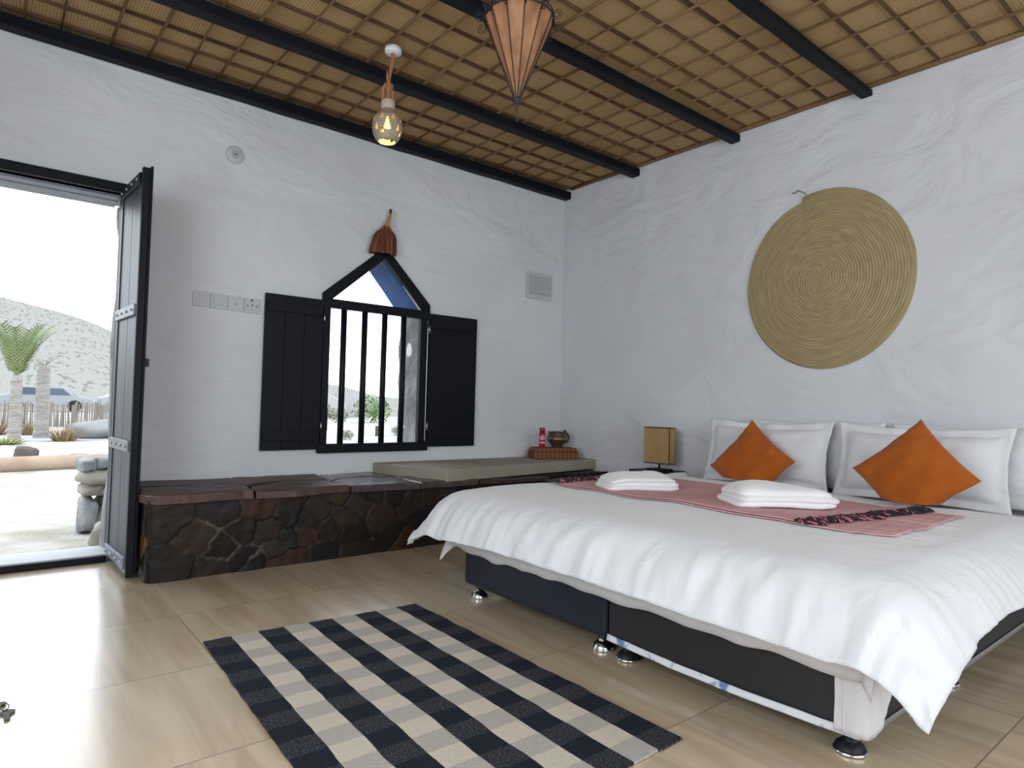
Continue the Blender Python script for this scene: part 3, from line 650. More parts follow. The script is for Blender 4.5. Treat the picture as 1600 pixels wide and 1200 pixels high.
# pink throw: main run across the bed and a folded-back upper layer
def throw_main(u, v):
    y = .865+(2.44-.865)*v; xa = 2.30+.03*nz(y*2, 3)+(.07*max(0, (1.1-y)/.3) if y < 1.1 else 0); xb = 3.08-.05*max(0, (y-1.6))+.012*nz(y*6, 8)
    if y < 1.0: xa += .03*(1.0-y)/.2
    x = xa+(xb-xa)*u; c = surf(x, y); c.z += .0065+.003*abs(nz(x*9, y*5, 3)); 
    if v < .02: c.z += 0; 
    c.y += .015*nz(x*8, 1) if v < .03 else 0
    return c
th_ = empty('bed_throw', (2.7, 1.7, .49), 'dusty pink woven throw with black and pink fringe laid across the bed', 'throw')
MB().sheet(throw_main, lambda u, v: (0, 0, -.003), 50, 110).build('pink_cloth', PINK, th_, smooth=True)
def throw_up(u, v):
    ye = 1.165-.13*u; y = ye+(2.43-ye)*v; xa = 2.315+.03*nz(y*2, 3); xb = 3.07-.05*max(0, (y-1.6)); x = xa+(xb-xa)*u
    c = surf(x, y); c.z += .013+.003*abs(nz(x*9, y*5, 3)); return c
MB().sheet(throw_up, lambda u, v: (0, 0, -.003), 40, 90).build('folded_layer', PINK, th_, smooth=True)
rr = random.Random(3)
def fringe(y_fn, n, dirs, z0, name):
    for mtl, cnt, nm in ((FRINGE, n, 'black_fringe'), (FRINGEP, n//3, 'pink_fringe')):
        mb = MB()
        for k in range(cnt):
            u = rr.random(); x = 2.31+.76*u; y = y_fn(u)+rr.uniform(-.008, .02); a = dirs+rr.uniform(-.9, .9)
            pts = []
            ln = rr.uniform(.03, .075)
            for s in range(5):
                t_ = s/4; xx = x+cos(a)*ln*t_+.008*sin(s*2+k); yy = y+sin(a)*ln*t_; c = surf(xx, yy)
                pts.append((c.x, c.y, c.z+z0+.008+.010*sin(pi*t_)*rr.uniform(.3, 1.3)))
            mb.tube(pts, .0042 if mtl is FRINGE else .0034, 5)
        o = mb.build(nm, mtl, th_, smooth=True); o['kind'] = 'stuff'
fringe(lambda u: 1.16-.13*u, 300, -pi/2, .006, 'near')
fringe(lambda u: 2.43, 340, pi/2, .009, 'far')

# towels
def towel(c, ang, L_, W_, layers, seed, label):
    t = empty('folded_towel', (c[0], c[1], surf(c[0], c[1]).z+.012), label, 'towel', 'folded towels on the pink throw')
    M = Matrix.Translation((c[0], c[1], 0)) @ Matrix.Rotation(ang, 4, 'Z')
    z = surf(c[0], c[1]).z+.014; rr = random.Random(seed); mb = MB()
    for k in range(layers):
        th = .027 if seed == 4 else .030; l = L_*(1-.03*k)-rr.uniform(0, .02); w_ = W_*(1-.05*k)-rr.uniform(0, .01); ox, oy = rr.uniform(-.008, .008), rr.uniform(-.006, .006)
        def f(u, v, l=l, w_=w_, ox=ox, oy=oy, z=z, k=k):
            a = 2*pi*u; ph = -pi/2+pi*v   # superellipsoid
            sgn = lambda t, e: math.copysign(abs(t)**e, t)
            x = l/2*sgn(cos(ph), .35)*sgn(cos(a), .28); y = w_/2*sgn(cos(ph), .35)*sgn(sin(a), .28); zz = th*.62*sgn(sin(ph), .8)
            sag = -.010*(abs(x)/(l/2))**3*(k+1)*.6-.004*(abs(y)/(w_/2))**3*k
            zz += .009*nz(x*6, y*6, seed+k*3)+.003*nz(x*20, y*20, k)+sag
            zz += .022*max(0, sin(ph))*nz(x*3, y*5, seed+9) if k == layers-1 else 0
            return M @ Vector((x+ox, y+oy, z+th*.5+zz))
        mb.grid(f, 72, 16); z += th*.86
    o = mb.build('towel_folds', TOWELM, t, smooth=True)
    return t
towel((2.565, 2.13), -.50, .38, .26, 3, 4, 'smaller folded white towel on the pink throw, farther from the camera')
towel((2.625, 1.42), -.66, .43, .31, 3, 9, 'larger folded white towel on the pink throw beside the black fringe')

# pillows
def pillow(name, cy, cz, cx, W_, H_, th, lean, flange, m, label, cat, group, roll=0, yaw=0, clampz=None, seed=0, sag=0, pw=.5):
    M = Matrix.Translation((cx, cy, cz)) @ Matrix.Rotation(yaw, 4, 'Z') @ Matrix.Rotation(lean, 4, 'Y') @ Matrix.Rotation(roll, 4, 'X')
    def f(side):
        def g(u, v):
            a = (u*2-1); b = (v*2-1); A = W_/2*a; Bv = H_/2*b
            ia = min(1, abs(a)/(1-flange/(W_/2))) if flange else abs(a); ib = min(1, abs(b)/(1-flange/(H_/2))) if flange else abs(b)
            t_ = th/2*((1-ia**2.4)*(1-ib**2.4))**pw if (ia < 1 and ib < 1) else 0
            pinch = 1-.07*(1-b*b)*(abs(a)**2); pinch2 = 1-.07*(1-a*a)*(abs(b)**2)
            w_ = .016*nz(a*2.2, b*2.2, seed)+.010*nz(a*4+b, b*1.5, seed+7)*(1 if t_ > .01 else .6)+.004*nz(a*7, b*7, seed+2)
            fl = .010*nz(a*4, b*4, seed+side*0+5) if t_ == 0 else 0
            p = Vector((side*(t_+.003)+w_*(.7 if t_ > .005 else .5)+fl, A*pinch, Bv*pinch2-sag*(1-a*a)*(b > 0)*b))
            p = M @ p
            if clampz is not None and p.z < clampz:
                dzz = clampz-p.z; p.x -= dzz*.25; p.z = clampz-.002*dzz
            return p
        return g
    n = 48; mb = MB(); mb.grid(f(-1), n, n); mb.grid(f(1), n, n, True)
    # stitch rims
    N1 = (n+1)*(n+1); st = []
    rim = [(i, 0) for i in range(n)]+[(n, j) for j in range(n)]+[(n-i, n) for i in range(n)]+[(0, n-j) for j in range(n)]
    ids = [i*(n+1)+j for i, j in rim]
    for a, b in zip(ids, ids[1:]+ids[:1]): mb.f.append((a, b, b+N1, a+N1))
    o = mb.build(name, m, smooth=True); own(o); tag(o, label, cat, group); return o
PIL = 'white pillows along the head of the bed'
pillow('pillow', 1.83, .655, 3.790, .80, .40, .11, .02, .0, CLOTH, 'white pillow standing behind, showing in the gap between the two front pillows', 'pillow', PIL, seed=1)
pillow('pillow', 1.00, .655, 3.790, .80, .40, .11, .02, .0, CLOTH, 'white pillow standing behind, showing past the right front pillow', 'pillow', PIL, seed=2)
pillow('pillow', 2.05, .656, 3.640, .80, .405, .15, .20, .045, CLOTH, 'front white pillow with flat border behind the smaller-looking orange cushion, toward the lamp', 'pillow', PIL, seed=3, sag=.015)
pillow('pillow', 1.225, .658, 3.630, .80, .405, .15, .20, .045, CLOTH, 'front white pillow with flat border behind the orange cushion nearer the camera', 'pillow', PIL, seed=4, sag=.015)
CU = 'burnt orange cushions on the bed'
pillow('cushion', 2.015, .600, 3.43, .37, .37, .13, .30, 0, ORANGE, 'burnt orange diamond-set cushion nearer the bedside lamp', 'cushion', CU, roll=pi/4-.13, clampz=.508, seed=6, pw=.62)
pillow('cushion', 1.12, .635, 3.27, .372, .372, .14, .32, 0, ORANGE, 'burnt orange diamond-set cushion nearer the camera, larger in view', 'cushion', CU, roll=pi/4+.02, clampz=.512, seed=8, pw=.62)

# ---------------------------------------------------------------- bedside table and lamp
t = empty('bedside_table', (3.68, 2.87, 0), 'low black bedside table beyond the bed, only its top edge showing', 'bedside table')
MB().box((3.58, 2.74, .43), (3.83, 3.045, .468)).build('table_top', BLKMETAL, t, bevel=.003)
for sx in (3.60, 3.81):
    for sy in (2.755, 3.025): MB().box((sx-.012, sy-.012, 0), (sx+.012, sy+.012, .43)).build('leg', BLKMETAL, t)
SHADEM = mat('tan_fabric_shade', (.34, .205, .085), .85, col2=(.39, .245, .11), nscale=(30, 30, 3)); TRIMW = mat('dark_brown_trim', (.07, .05, .035), .7)
t = empty('table_lamp', (3.70, 2.87, .468), 'small table lamp with tan box shade on the bedside table beyond the bed', 'lamp')
MB().box((3.64, 2.80, .469), (3.76, 2.94, .481)).build('lamp_base', BLKMETAL, t, bevel=.003)
MB().tube([(3.70, 2.87, .48), (3.70, 2.87, .60)], .007, 10).build('lamp_stem', CHROME, t, smooth=True)
sh = MB()
for a, b in (((3.665, 2.762), (3.669, 2.978)), ((3.731, 2.762), (3.735, 2.978)), ((3.665, 2.762), (3.735, 2.766)), ((3.665, 2.983), (3.735, 2.978))):
    sh.box((a[0], a[1], .524), (b[0], b[1], .770))
sh.build('lamp_shade', SHADEM, t)
for z in (.519, .768):
    MB().tube([(3.665, 2.762, z), (3.735, 2.762, z), (3.735, 2.978, z), (3.665, 2.978, z)], .0042, 6, True).build('shade_trim', TRIMW, t)

# ---------------------------------------------------------------- plaited palm disc on the right wall
dc = Vector((XR, 1.815, 1.70)); a0 = radians(90-14)
def disc_f(u, v):
    r = u; th = 2*pi*v; tt = ((th-a0) % (2*pi))/(2*pi)
    R_ = .522+.030*(1-tt)-.004*nz(cos(th)*2, sin(th)*2, 3); rr_ = R_*r
    x = -.016-.030*(1-r*r)-.0022*sin(rr_*2*pi/.017+th)+.010*max(0, (r-.985)/.015)
    # th measured in the (y,z) plane, y to the left as seen
    return Vector((x, rr_*cos(th)*.93, rr_*sin(th)*1.0))
mb = MB(); mb.grid(disc_f, 150, 180)
mb.grid(lambda u, v: (lambda p: Vector((p.x*(1-u)-.001*u, p.y, p.z)))(disc_f(1, v)), 1, 180)
dsc = mb.build('palm_leaf_mat', DISC, smooth=True, fix=False); dsc.location = dc
tag(dsc, 'large round plaited palm leaf mat hanging on the wall above the bed', 'wall mat')
MB().tube([dc+Vector((-.02, .085, .505)), dc+Vector((-.035, .10, .545)), dc+Vector((-.03, .15, .575)), dc+Vector((-.02, .175, .566)), dc+Vector((-.02, .19, .570))], .004, 6).build('loose_strand', DISC, dsc, smooth=True)

# ---------------------------------------------------------------- egg pendant lamp
px, py = 1.583, 3.02
t = empty('egg_pendant_lamp', (px, py, 2.24), 'egg-shaped pierced ceramic pendant lamp, lit, hanging on brown rope near the window', 'pendant lamp')
MB().lathe([(0, 2.738), (.040, 2.740), (.044, 2.745), (.044, 2.768), (.036, 2.770), (0, 2.770)], (px+.012, py, 0), 32).build('ceiling_rose', WHITEPL, t, smooth=True)
MB().tube([(px+.012, py, 2.74), (px+.014, py, 2.71), (px+.004, py, 2.66), (px-.008, py, 2.60), (px-.006, py, 2.47)], .0105, 9).build('rope', ROPE, t, smooth=True)
MB().tube([(px-.008, py-.01, 2.55), (px-.022, py-.012, 2.59), (px-.026, py-.008, 2.64)], [.009, .007, .003], 7).build('rope_end', ROPE, t, smooth=True)
MB().tube([(px-.006, py-.006, 2.55), (px-.03, py-.006, 2.558), (px-.042, py-.004, 2.53), (px-.040, py, 2.48)], [.010, .011, .010, .008], 7).build('rope_end', ROPE, t, smooth=True)
MB().blob((px-.008, py-.005, 2.545), (.020, .018, .028), 3, .5).build('rope_knot', ROPE, t, smooth=True)
MB().tube([(px+.004, py-.008, 2.54), (px+.015, py-.01, 2.52), (px+.008, py-.01, 2.475)], .008, 7).build('rope_end', ROPE, t, smooth=True)
MB().lathe([(0, 2.482), (.030, 2.482), (.036, 2.476), (.036, 2.443), (.030, 2.434)], (px-.008, py, 0), 28).build('clay_neck', CLAY, t, smooth=True)
# shell with pierced drops
ZM = lambda z: 2.436+(z-2.497)*.68
prf = [(.026, 2.497), (.033, 2.480), (.052, 2.455), (.068, 2.425), (.076, 2.390), (.0785, 2.355), (.0765, 2.320), (.070, 2.288), (.061, 2.262), (.050, 2.243), (.045, 2.238)]
prf = [(r, ZM(z)) for r, z in prf]
def pr(z):
    for (r0, z0), (r1, z1) in zip(prf[:-1], prf[1:]):
        if z1 <= z <= z0: return r0+(r1-r0)*(z-z0)/(z1-z0)
    return prf[-1][0]
nu, nv = 120, 64; view = atan2(0-py, 0-px); mb = MB(); zs = [2.436-(2.436-ZM(2.238))*j/nv for j in range(nv+1)]
holes = []
for k in range(8):
    a = view+k*2*pi/8; holes.append((a, 2.352, .020, .052)) if k % 2 == 0 else holes.append((a, 2.335, .012, .030))
    holes.append((a+pi/8, 2.408, .014, .026)); 
    if k % 2: holes.append((a+pi/8, 2.30, .010, .024))
holes = [(a, ZM(z), w_*1.05, h_*.72) for a, z, w_, h_ in holes]
def inhole(a, z):
    r = pr(z)
    for ha, hz, hw, hh in holes:
        da = (a-ha+pi) % (2*pi)-pi; dx = da*r; dz_ = (z-hz)/hh
        if -1 < dz_ < 1:
            if abs(dx) < hw*(1-dz_)*.5*(1 if dz_ > -.8 else .8): return True
    return False
vid = {}
for j, z in enumerate(zs):
    for i in range(nu):
        a = 2*pi*i/nu; vid[(i, j)] = len(mb.v); mb.v.append((px-.008+pr(z)*cos(a), py+pr(z)*sin(a), z))
for j in range(nv):
    for i in range(nu):
        if inhole(2*pi*(i+.5)/nu, (zs[j]+zs[j+1])/2): continue
        mb.f.append((vid[(i, j)], vid[(i, j+1)], vid[((i+1) % nu, j+1)], vid[((i+1) % nu, j)]))
so = mb.build('pierced_shell', SHELL, t, smooth=True, fix=False); sm = so.modifiers.new('s', 'SOLIDIFY'); sm.thickness = .004; sm.offset = -1
MB().lathe([(0, 2.305), (.016, 2.310), (.024, 2.325), (.024, 2.345), (.016, 2.37), (.012, 2.42), (0, 2.42)], (px-.008, py, 0), 20).build('bulb', BULB, t, smooth=True)
lp = bpy.data.lights.new('bulb_light', 'POINT'); lp.energy = 1.0; lp.color = (1, .72, .30); lp.shadow_soft_size = .02
lo = bpy.data.objects.new('bulb_light', lp); COL.objects.link(lo); lo.location = (px-.008, py, 2.290)

# ---------------------------------------------------------------- hide lantern
lx, ly = 1.700, 2.10; zr, zt = 2.545, 2.205; RR = .146
t = empty('hide_lantern', (lx, ly, 2.11), 'conical tan hide lantern with iron ribs and curled rim hanging from the ceiling', 'lantern')
NR = 12
def cone(u, v):
    a = 2*pi*u; k = (u*NR) % 1; s = v**.92; flute = 1-.05*sin(pi*k)*(1-s*.5)
    r = (RR*(1-s)+.012*s)*flute*(1+.06*sin(pi*v)); return Vector((lx+r*cos(a), ly+r*sin(a), zr+(zt-zr)*v))
MB().grid(cone, NR*8, 24).build('hide_shade', HIDE, t, smooth=True, fix=False)
for k in range(NR):
    a = 2*pi*k/NR; pts = []
    for j in range(13):
        v = j/12; s = v**.92; r = (RR*(1-s)+.012*s)*(1+.06*sin(pi*v))+.003; pts.append((lx+r*cos(a), ly+r*sin(a), zr+(zt-zr)*v))
    pts.append((lx+.004*cos(a), ly+.004*sin(a), zt-.03)); MB().tube(pts, .0024, 5).build('iron_rib', IRON, t, smooth=True)
    # scroll on the rim
    for sg in ((1,) if k % 2 else (1,)):
        sp_ = []
        for j in range(22):
            q = j/21; ang = -pi/2+q*3.3*pi; rad = .022*(1-q*.75); cr = RR+.024; cz = zr-.006
            sp_.append((lx+(cr+rad*cos(ang))*cos(a), ly+(cr+rad*cos(ang))*sin(a), cz+rad*sin(ang)))
        MB().tube([(lx+RR*cos(a), ly+RR*sin(a), zr+.02)]+sp_[:1][:0]+[(lx+(RR+.004)*cos(a), ly+(RR+.004)*sin(a), zr-.022)]+sp_, .0020, 5).build('rim_scroll', IRON, t, smooth=True)
MB().tube([(lx+(RR+.004)*cos(2*pi*k/48), ly+(RR+.004)*sin(2*pi*k/48), zr) for k in range(48)], .0038, 6, True).build('rim_ring', IRON, t, smooth=True)
MB().tube([(lx+(RR+.002)*cos(2*pi*k/48), ly+(RR+.002)*sin(2*pi*k/48), zr+.02) for k in range(48)], .0026, 6, True).build('rim_ring', IRON, t, smooth=True)
MB().lathe([(.0, zt-.105), (.0025, zt-.10), (.0035, zt-.06), (.009, zt-.045), (.006, zt-.03), (.013, zt-.012), (.013, zt+.010)], (lx, ly, 0), 16).build('finial', IRON, t, smooth=True)
for k in range(3):
    a = 2*pi*k/3+.4; MB().tube([(lx+RR*cos(a), ly+RR*sin(a), zr+.02), (lx+.02*cos(a), ly+.02*sin(a), ZC-.045)], .0022, 5).build('hanging_chain', IRON, t)
MB().lathe([(.0, ZC-.055), (.03, ZC-.05), (.05, ZC-.03), (.05, ZC-.002)], (lx, ly, 0), 20).build('ceiling_plate', IRON, t, smooth=True)

# ---------------------------------------------------------------- rug
def rug_f(u, v):
    x = .655+(1.520-.655)*u; y = 1.075+(2.530-1.075)*v
    x += -.055*(1-v)*(1-u)*1.0-.015*(1-v)*u+.006*nz(v*16, u*1.0, 3)*(1 if u in (0, 1) else .5); y += -.03*u*v+.006*nz(u*20, 2)*(1 if v in (0, 1) else 0)+.02*(1-u)*v
    rip = .003*max(0, nz(v*6+u, u*1.5, 6))
    return Vector((x, y, .008+rip))
mb = MB().sheet(rug_f, lambda u, v: (0, 0, -.007), 60, 100); rug = mb.build('striped_rug', RUGM, smooth=False, fix=False)
uvl = rug.data.uv_layers.new(name='UVMap'); n1_ = 61*101
for poly in rug.data.polygons:
    for li in poly.loop_indices:
        vi = rug.data.loops[li].vertex_index % n1_; uvl.data[li].uv = ((vi//101)/60, (vi % 101)/100)
own(rug); tag(rug, 'flat woven rug with black and cream stripes on the tiles before the bed', 'rug')

# ---------------------------------------------------------------- keys on the floor
t = empty('keys', (.075, 2.34, 0), 'two small worn metal keys joined by a ring on the bright floor', 'keys')
def key(cx, cy, ang, s, nm):
    c, sn = cos(ang), sin(ang)
    def P(u, v): return (cx+c*u*s-sn*v*s, cy+sn*u*s+c*v*s)
    poly = [(-.006, .013), (-.013, .006), (-.013, -.006), (-.006, -.013), (.004, -.012), (.010, -.005), (.034, -.004), (.037, 0), (.034, .0035), (.030, .006), (.027, .0035), (.024, .006), (.021, .004), (.010, .005), (.004, .012)]
    MB().prism([P(u, v) for u, v in poly], lambda u, v, t: (u, v, t), .003, .0055).build(nm, KEYM, t, bevel=.0008)
key(.084, 2.300, -1.62, 1.45, 'key_blade'); key(.066, 2.372, 2.7, 1.35, 'key_blade')
MB().tube([(.079+.010*cos(2*pi*k/20), 2.338+.024*sin(2*pi*k/20), .0068) for k in range(20)], .0014, 5, True).build('key_ring', KEYM, t)

# ================================================================ OUTSIDE
GRAV = mat('pale_gravel', (.30, .27, .22), .95, spec=.1, col2=(.42, .405, .38), nscale=(3, 3, 3), lo=.3, hi=.6, bump=.8, bscale=(25, 25, 25), bdist=.03)
gm = MB().add([(-80, YF+.42, -.12), (120, YF+.42, -.12), (120, 160, -.12), (-80, 160, -.12)], [(0, 1, 2, 3)])
g_ = gm.build('gravel_ground', GRAV, fix=False); tag(g_, 'pale gravel and sand ground outside the open door', 'ground', kind='structure'); g_.name = 'floor_outside'
STEPM = mat('white_sill_render', (.45, .46, .48), .7)
tag(MB().box((DX0-.1, YF+.04, -.12), (DX1+.05, YF+.40, .012)).build('trim_2', STEPM), kind='structure')
ROAD = mat('pale_concrete_path', (.29, .30, .315), .8)
pth = MB().add([(-40, 12.6, -.115), (90, 26, -.115), (90, 31, -.115), (-40, 14.8, -.115)], [(0, 1, 2, 3)]).build('path', ROAD, fix=False); tag(pth, kind='structure'); pth.name = 'floor_path'
CURB = mat('sandy_clay_kerb', (.27, .19, .135), .9, col2=(.33, .25, .19), nscale=(4, 4, 4))
kb = MB().tube([(-6, 10.1, -.04), (0, 10.5, -.04), (1.5, 10.75, -.04), (6, 11.2, -.04), (14, 12.0, -.04)], .11, 12).build('kerb', CURB, smooth=True); own(kb); tag(kb, 'long rounded sandy kerb lying across the yard outside the door', 'kerb')
# hill
HILL = mat('stony_hillside', (.225, .22, .205), 1, spec=0, col2=(.14, .145, .12), nscale=(2.2, .30, 1.9), ndetail=4, lo=.55, hi=.62)
def hill(u, v):
    az = radians(-25+75*u); d = 46+95*v; 
    tz = math.tan(az) if True else 0
    e_ = .110*exp(-((az+.02)/.24)**2)+.010+.008*nz(az*9, 4)+.010*exp(-((az-.41)/.05)**2)
    h = e_*141*(v**1.3)*(1+.10*nz(az*8, v*3, 7)); return Vector((d*sin(az), d*cos(az), -.12+h+(.9 if v > .9 else .9*v)))
hl = MB().grid(hill, 160, 50).build('hillside', HILL, smooth=True, fix=False); own(hl); tag(hl, 'pale stony hillside dotted with scrub far beyond the door', 'hill')
# dry stone pile by the door
def rock(c, r, seed, name='stone', m=STONEGREY, parent=None, sq=.35, amp=.35): return MB().blob(c, r, seed, amp, n=3, sq=sq).build(name, m, parent, smooth=True)
t = empty('dry_stone_pier', (.75, 5.75, -.12), 'short pier of stacked rough stones outside, right of the doorway', 'stone pier')
SD = mat('warm_pale_stone', (.19, .17, .14), .9, col2=(.30, .28, .24), nscale=(4, 4, 4), bump=.6, bscale=(8, 8, 8), bdist=.03)
for i, (x, z, rx, rz, m) in enumerate([(.62, .02, .06, .14, STONEGREY), (.79, .02, .12, .13, SD), (1.02, .02, .13, .15, STONEGREY), (.65, .20, .08, .05, SD), (.84, .19, .14, .045, STONEGREY), (1.05, .21, .10, .06, SD), (.68, .30, .12, .06, SD), (.92, .30, .11, .06, STONEGREY), (.60, .39, .05, .05, STONEGREY), (.73, .40, .08, .045, STONEGREY), (.90, .40, .09, .05, SD)]):
    rock((x, 5.72+.04*(i % 2), z-.01), (rx, .16, rz), i+2, 'stone', m, t)
for i, (x, y, z, r) in enumerate([(.64, 5.02, -.03, .09), (.72, 5.12, .04, .09), (.69, 5.06, -.07, .11)]):
    pass
def loose(x, y, rx, ry, rz, seed, lab, m=STONEGREY, sq=.3):
    o = rock((x, y, -.12+rz*.75), (rx, ry, rz), seed, 'rock', m, sq=sq); own(o); tag(o, lab, 'rock'); return o
loose(.68, 5.08, .11, .12, .10, 21, 'pale rough rock right against the outer door jamb', SD)
loose(.49, 11.9, .15, .12, .13, 22, 'dark squarish rock standing just behind the kerb, left one of two', mat('dark_brown_rock', (.07, .058, .052), .9))
loose(1.20, 12.0, .20, .12, .05, 23, 'low flat dark rock behind the kerb, right one of two', mat('dark_grey_rock', (.08, .085, .08), .9))
loose(2.08, 18.0, .60, .5, .24, 24, 'broad grey boulder near the fence beside the dry grass clump', mat('soft_grey_rock', (.19, .19, .19), .9), 0)
# stick fence
STICK = mat('grey_brown_sticks', (.15, .125, .11), .95, col2=(.25, .225, .205), nscale=(6, 6, .8))
mb = MB(); rr = random.Random(11); x = -3.5
while x < 6.2:
    h = rr.uniform(.66, .80); y = 24+x*.1+rr.uniform(-.03, .03); mb.tube([(x, y, -.12), (x+rr.uniform(-.05, .05), y, -.12+h)], rr.uniform(.018, .035), 4); x += rr.uniform(.03, .055)
fc = mb.build('stick_fence', STICK); own(fc); tag(fc, 'grey-brown stick fence across the yard at the foot of the hill', 'fence')
# palms
TRK = mat('pale_palm_trunk', (.23, .21, .19), .95, col2=(.30, .285, .265), nscale=(5, 5, 14), bump=1, bscale=(6, 6, 25), bdist=.05)
FR = mat('palm_green', (.11, .16, .06), .8, col2=(.20, .24, .11), nscale=(3, 3, 3)); FRD = mat('dry_frond', (.20, .17, .12), .9)
def palm(x, y, h, r, nf, fl, label, spread=1.0, stub=False):
    t = empty('palm_tree', (x, y, -.12), label, 'palm tree'); n = 16
    MB().tube([(x, y, -.12+h*i/n) for i in range(n+1)], [r*(1.15-.2*i/n)*(1+.07*(i % 2)) for i in range(n+1)], 12).build('trunk', TRK, t, smooth=False)
    rr = random.Random(int(x*100))
    for k in range(nf):
        a = 2*pi*k/nf+rr.uniform(-.2, .2); el = rr.uniform(1.12, 1.45) if not stub else rr.uniform(.3, 1.2); L_ = fl*rr.uniform(.8, 1.1); mb = MB(); pts = []
        for j in range(9):
            s = j/8; e2 = el-spread*.9*s*s; 
            px_ = pts[-1] if pts else Vector((x, y, -.12+h-.05)); st = L_/8
            pts.append(px_+Vector((cos(a)*cos(e2), sin(a)*cos(e2), sin(e2)))*st)
        mb.tube(pts, [.02*(1-.8*j/8)*(fl/1.2) for j in range(9)], 4)
        if not stub:
            for j in range(1, 9):
                for q in (0, .5):
                    c = pts[j-1].lerp(pts[j], q); d = (pts[j]-pts[j-1]).normalized()
                    for sg in (-1, 1):
                        sd = Vector((-sin(a), cos(a), .15))*sg; ll = fl*.26*(1-.5*abs(j/8-.45)); tip = c+sd*ll*.8+d*ll*.7; wd = d*.025*fl
                        mb.add([c-wd, c+wd, tip, c+Vector((0, 0, .012))], [(0, 1, 2), (0, 2, 3), (3, 2, 1), (0, 3, 1)])
        mb.build('frond', FR if not stub else FRD, t, fix=False)
    return t
palm(.50, 16.9, 1.34, .10, 15, 1.12, 'short palm with upright green fronds seen through the door, leftmost of the palms', .55)
palm(1.02, 18.2, 1.66, .13, 16, .40, 'pruned palm trunk with stubby cut frond bases, next to the green-fronded palm', .3, True)
palm(3.15, 22.5, 1.15, .06, 9, .75, 'small thin young palm in front of the fence near the door edge', .8)
# shrubs and dry grass
GRS = mat('dry_straw_grass', (.20, .13, .06), .9, col2=(.28, .21, .12), nscale=(8, 8, 2)); GG = mat('yellow_green_leaves', (.18, .22, .07), .9, col2=(.26, .28, .12), nscale=(6, 6, 6))
def tuft(x, y, r, h, m, label, n=110):
    mb = MB(); rr = random.Random(int(x*31+y))
    for k in range(n):
        a = rr.uniform(0, 2*pi); rad = r*sqrt(rr.random()); b = Vector((x+rad*.5*cos(a), y+rad*.5*sin(a), -.12)); tp = Vector((x+rad*1.2*cos(a), y+rad*1.2*sin(a), -.12+h*rr.uniform(.6, 1)*(1-.3*rad/r))); s = Vector((-sin(a), cos(a), 0))*.02
        mb.add([b-s, b+s, tp, b+Vector((.01, .01, 0))], [(0, 1, 2), (1, 3, 2), (3, 0, 2)])
    o = mb.build('grass_clump', m, fix=False); own(o); tag(o, label, 'grass', None); return o
tuft(1.36, 16.9, .40, .48, GRS, 'clump of dry brown grass between pruned palm and grey boulder')
tuft(.18, 19.6, .45, .55, GRS, 'clump of dry brown grass at the left edge of the doorway view behind the palms')
tuft(.86, 19.4, .25, .40, GRS, 'small dry grass clump just between the two big palm trunks')
tuft(.32, 16.0, .45, .20, GG, 'low yellow-green clump at the foot of the green-fronded palm')
def bush(x, y, z, r, m, label, seed):
    mb = MB(); rr = random.Random(seed)
    for k in range(420):
        d = Vector((rr.gauss(0, 1), rr.gauss(0, 1), rr.gauss(0, 1))).normalized()*r*(rr.random()**.35)*(1+.25*noise.noise(Vector((k*.1, seed, 0)))); c = Vector((x, y, z+r*.8))+Vector((d.x*1.2, d.y*1.2, d.z*.85)); s = r*.13
        a = Vector((rr.uniform(-1, 1), rr.uniform(-1, 1), rr.uniform(-1, 1))).normalized()*s; b = d.cross(a).normalized()*s*.6 if d.cross(a).length > 1e-5 else Vector((s, 0, 0))
        mb.add([c-a, c+b, c+a, c-b], [(0, 1, 2, 3)])
    o = mb.build('bush', m, fix=False); own(o); tag(o, label, 'bush'); return o
GB = mat('fresh_green_leaves', (.08, .15, .05), .8, col2=(.15, .22, .09), nscale=(2, 2, 2)); OL = mat('olive_scrub', (.13, .14, .09), .9, col2=(.21, .215, .15), nscale=(3, 3, 3))
bush(14.6, 28.6, -.12, .80, GB, 'round green tree seen between the middle window bars', 5)
bush(12.9, 28.6, -.12, .40, OL, 'low olive scrub behind the second window gap', 6)
bush(13.9, 32.5, -.12, .5, OL, 'low olive scrub seen low in the leftmost window gap', 7)
bush(7.4, 15.9, -.12, .17, OL, 'small shrub near the bottom left of the window view', 8)
bush(9.9, 17.6, -.12, .2, OL, 'small shrub low in the fourth window gap', 9)
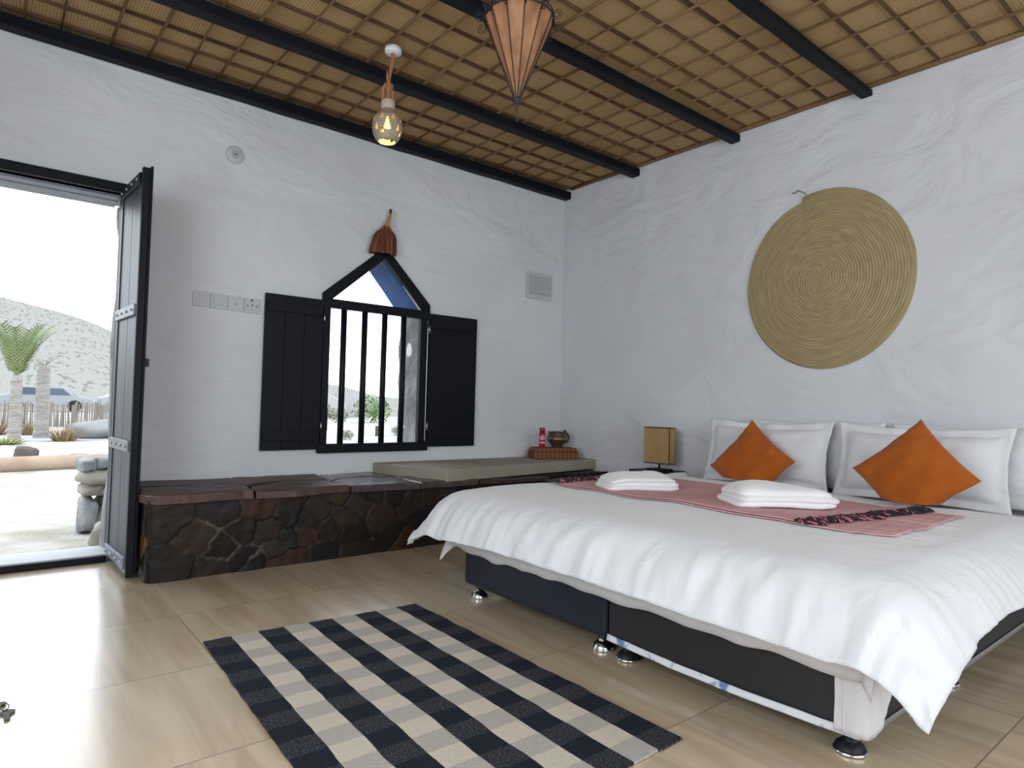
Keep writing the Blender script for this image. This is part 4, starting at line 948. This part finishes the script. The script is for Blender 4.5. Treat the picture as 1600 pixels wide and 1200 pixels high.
# white tents, post and bin seen through the window
TENT = mat('white_canvas', (.32, .315, .32), .8)
def tent(x, y, w_, h, lab):
    o = MB().prism([(-w_/2, 0), (w_/2, 0), (w_/2, h*.55), (0, h), (-w_/2, h*.55)], lambda u, v, t: (x+u*.9+t*.43, y-u*.43+t*.9, -.12+v), 0, 2.2).build('white_tent', TENT); own(o); tag(o, lab, 'tent', 'white tents beyond the window')
tent(15.0, 35.2, 2.3, 1.5, 'white pitched tent seen in the leftmost gap of the window')
tent(17.9, 37.3, 2.0, 1.65, 'white pitched tent seen in the second gap of the window')
BR_ = mat('brown_post_wood', (.05, .027, .023), .8)
o = own(MB().box((8.92, 20.9, -.12), (9.02, 21.0, .62)).build('wooden_post', BR_)); tag(o, 'thin dark brown post outside, seen in the leftmost window gap', 'post')
o = own(MB().box((9.05, 17.35, -.12), (9.22, 17.5, .18)).build('brown_bin', BR_, bevel=.01)); tag(o, 'small brown box bin by the path, seen in the middle window gap', 'bin')
# parked cars far behind the fence
CARG = mat('dark_car_glass', (.05, .07, .10), .15)
def car(x, y, m, lab, s=1.0):
    t = empty('car', (x, y, -.12), lab, 'car', 'parked cars behind the fence')
    def P(u, v, tt): return (x+u*s, y+tt, -.12+v*s)
    MB().prism([(-2.1, .3), (2.1, .3), (2.15, .75), (1.3, .9), (.8, 1.38), (-1.1, 1.40), (-1.7, .95), (-2.1, .85)], P, 0, 1.7).build('car_body', m, t, bevel=.05)
    MB().prism([(-1.45, .93), (1.1, .93), (.72, 1.30), (-1.05, 1.32)], P, -.01, .02).build('side_window', CARG, t)
    for u in (-1.3, 1.3): MB().lathe([(0, 0), (.33*s, 0), (.33*s, .2), (0, .2)], (x+u*s, y+.15, -.12+.33*s), 16, Matrix.Rotation(pi/2, 3, 'X')).build('wheel', BLKMETAL, t)
car(2.6, 43.5, mat('silver_blue_car_paint', (.235, .25, .275), .6), 'silver-blue car parked behind the stick fence between the palms')
car(-2.4, 43.5, mat('green_car_paint', (.05, .15, .08), .4), 'green car parked behind the stick fence at the far left')
car(7.3, 44.0, mat('white_car_paint', (.25, .27, .30), .35), 'white car parked behind the stick fence near the door edge')
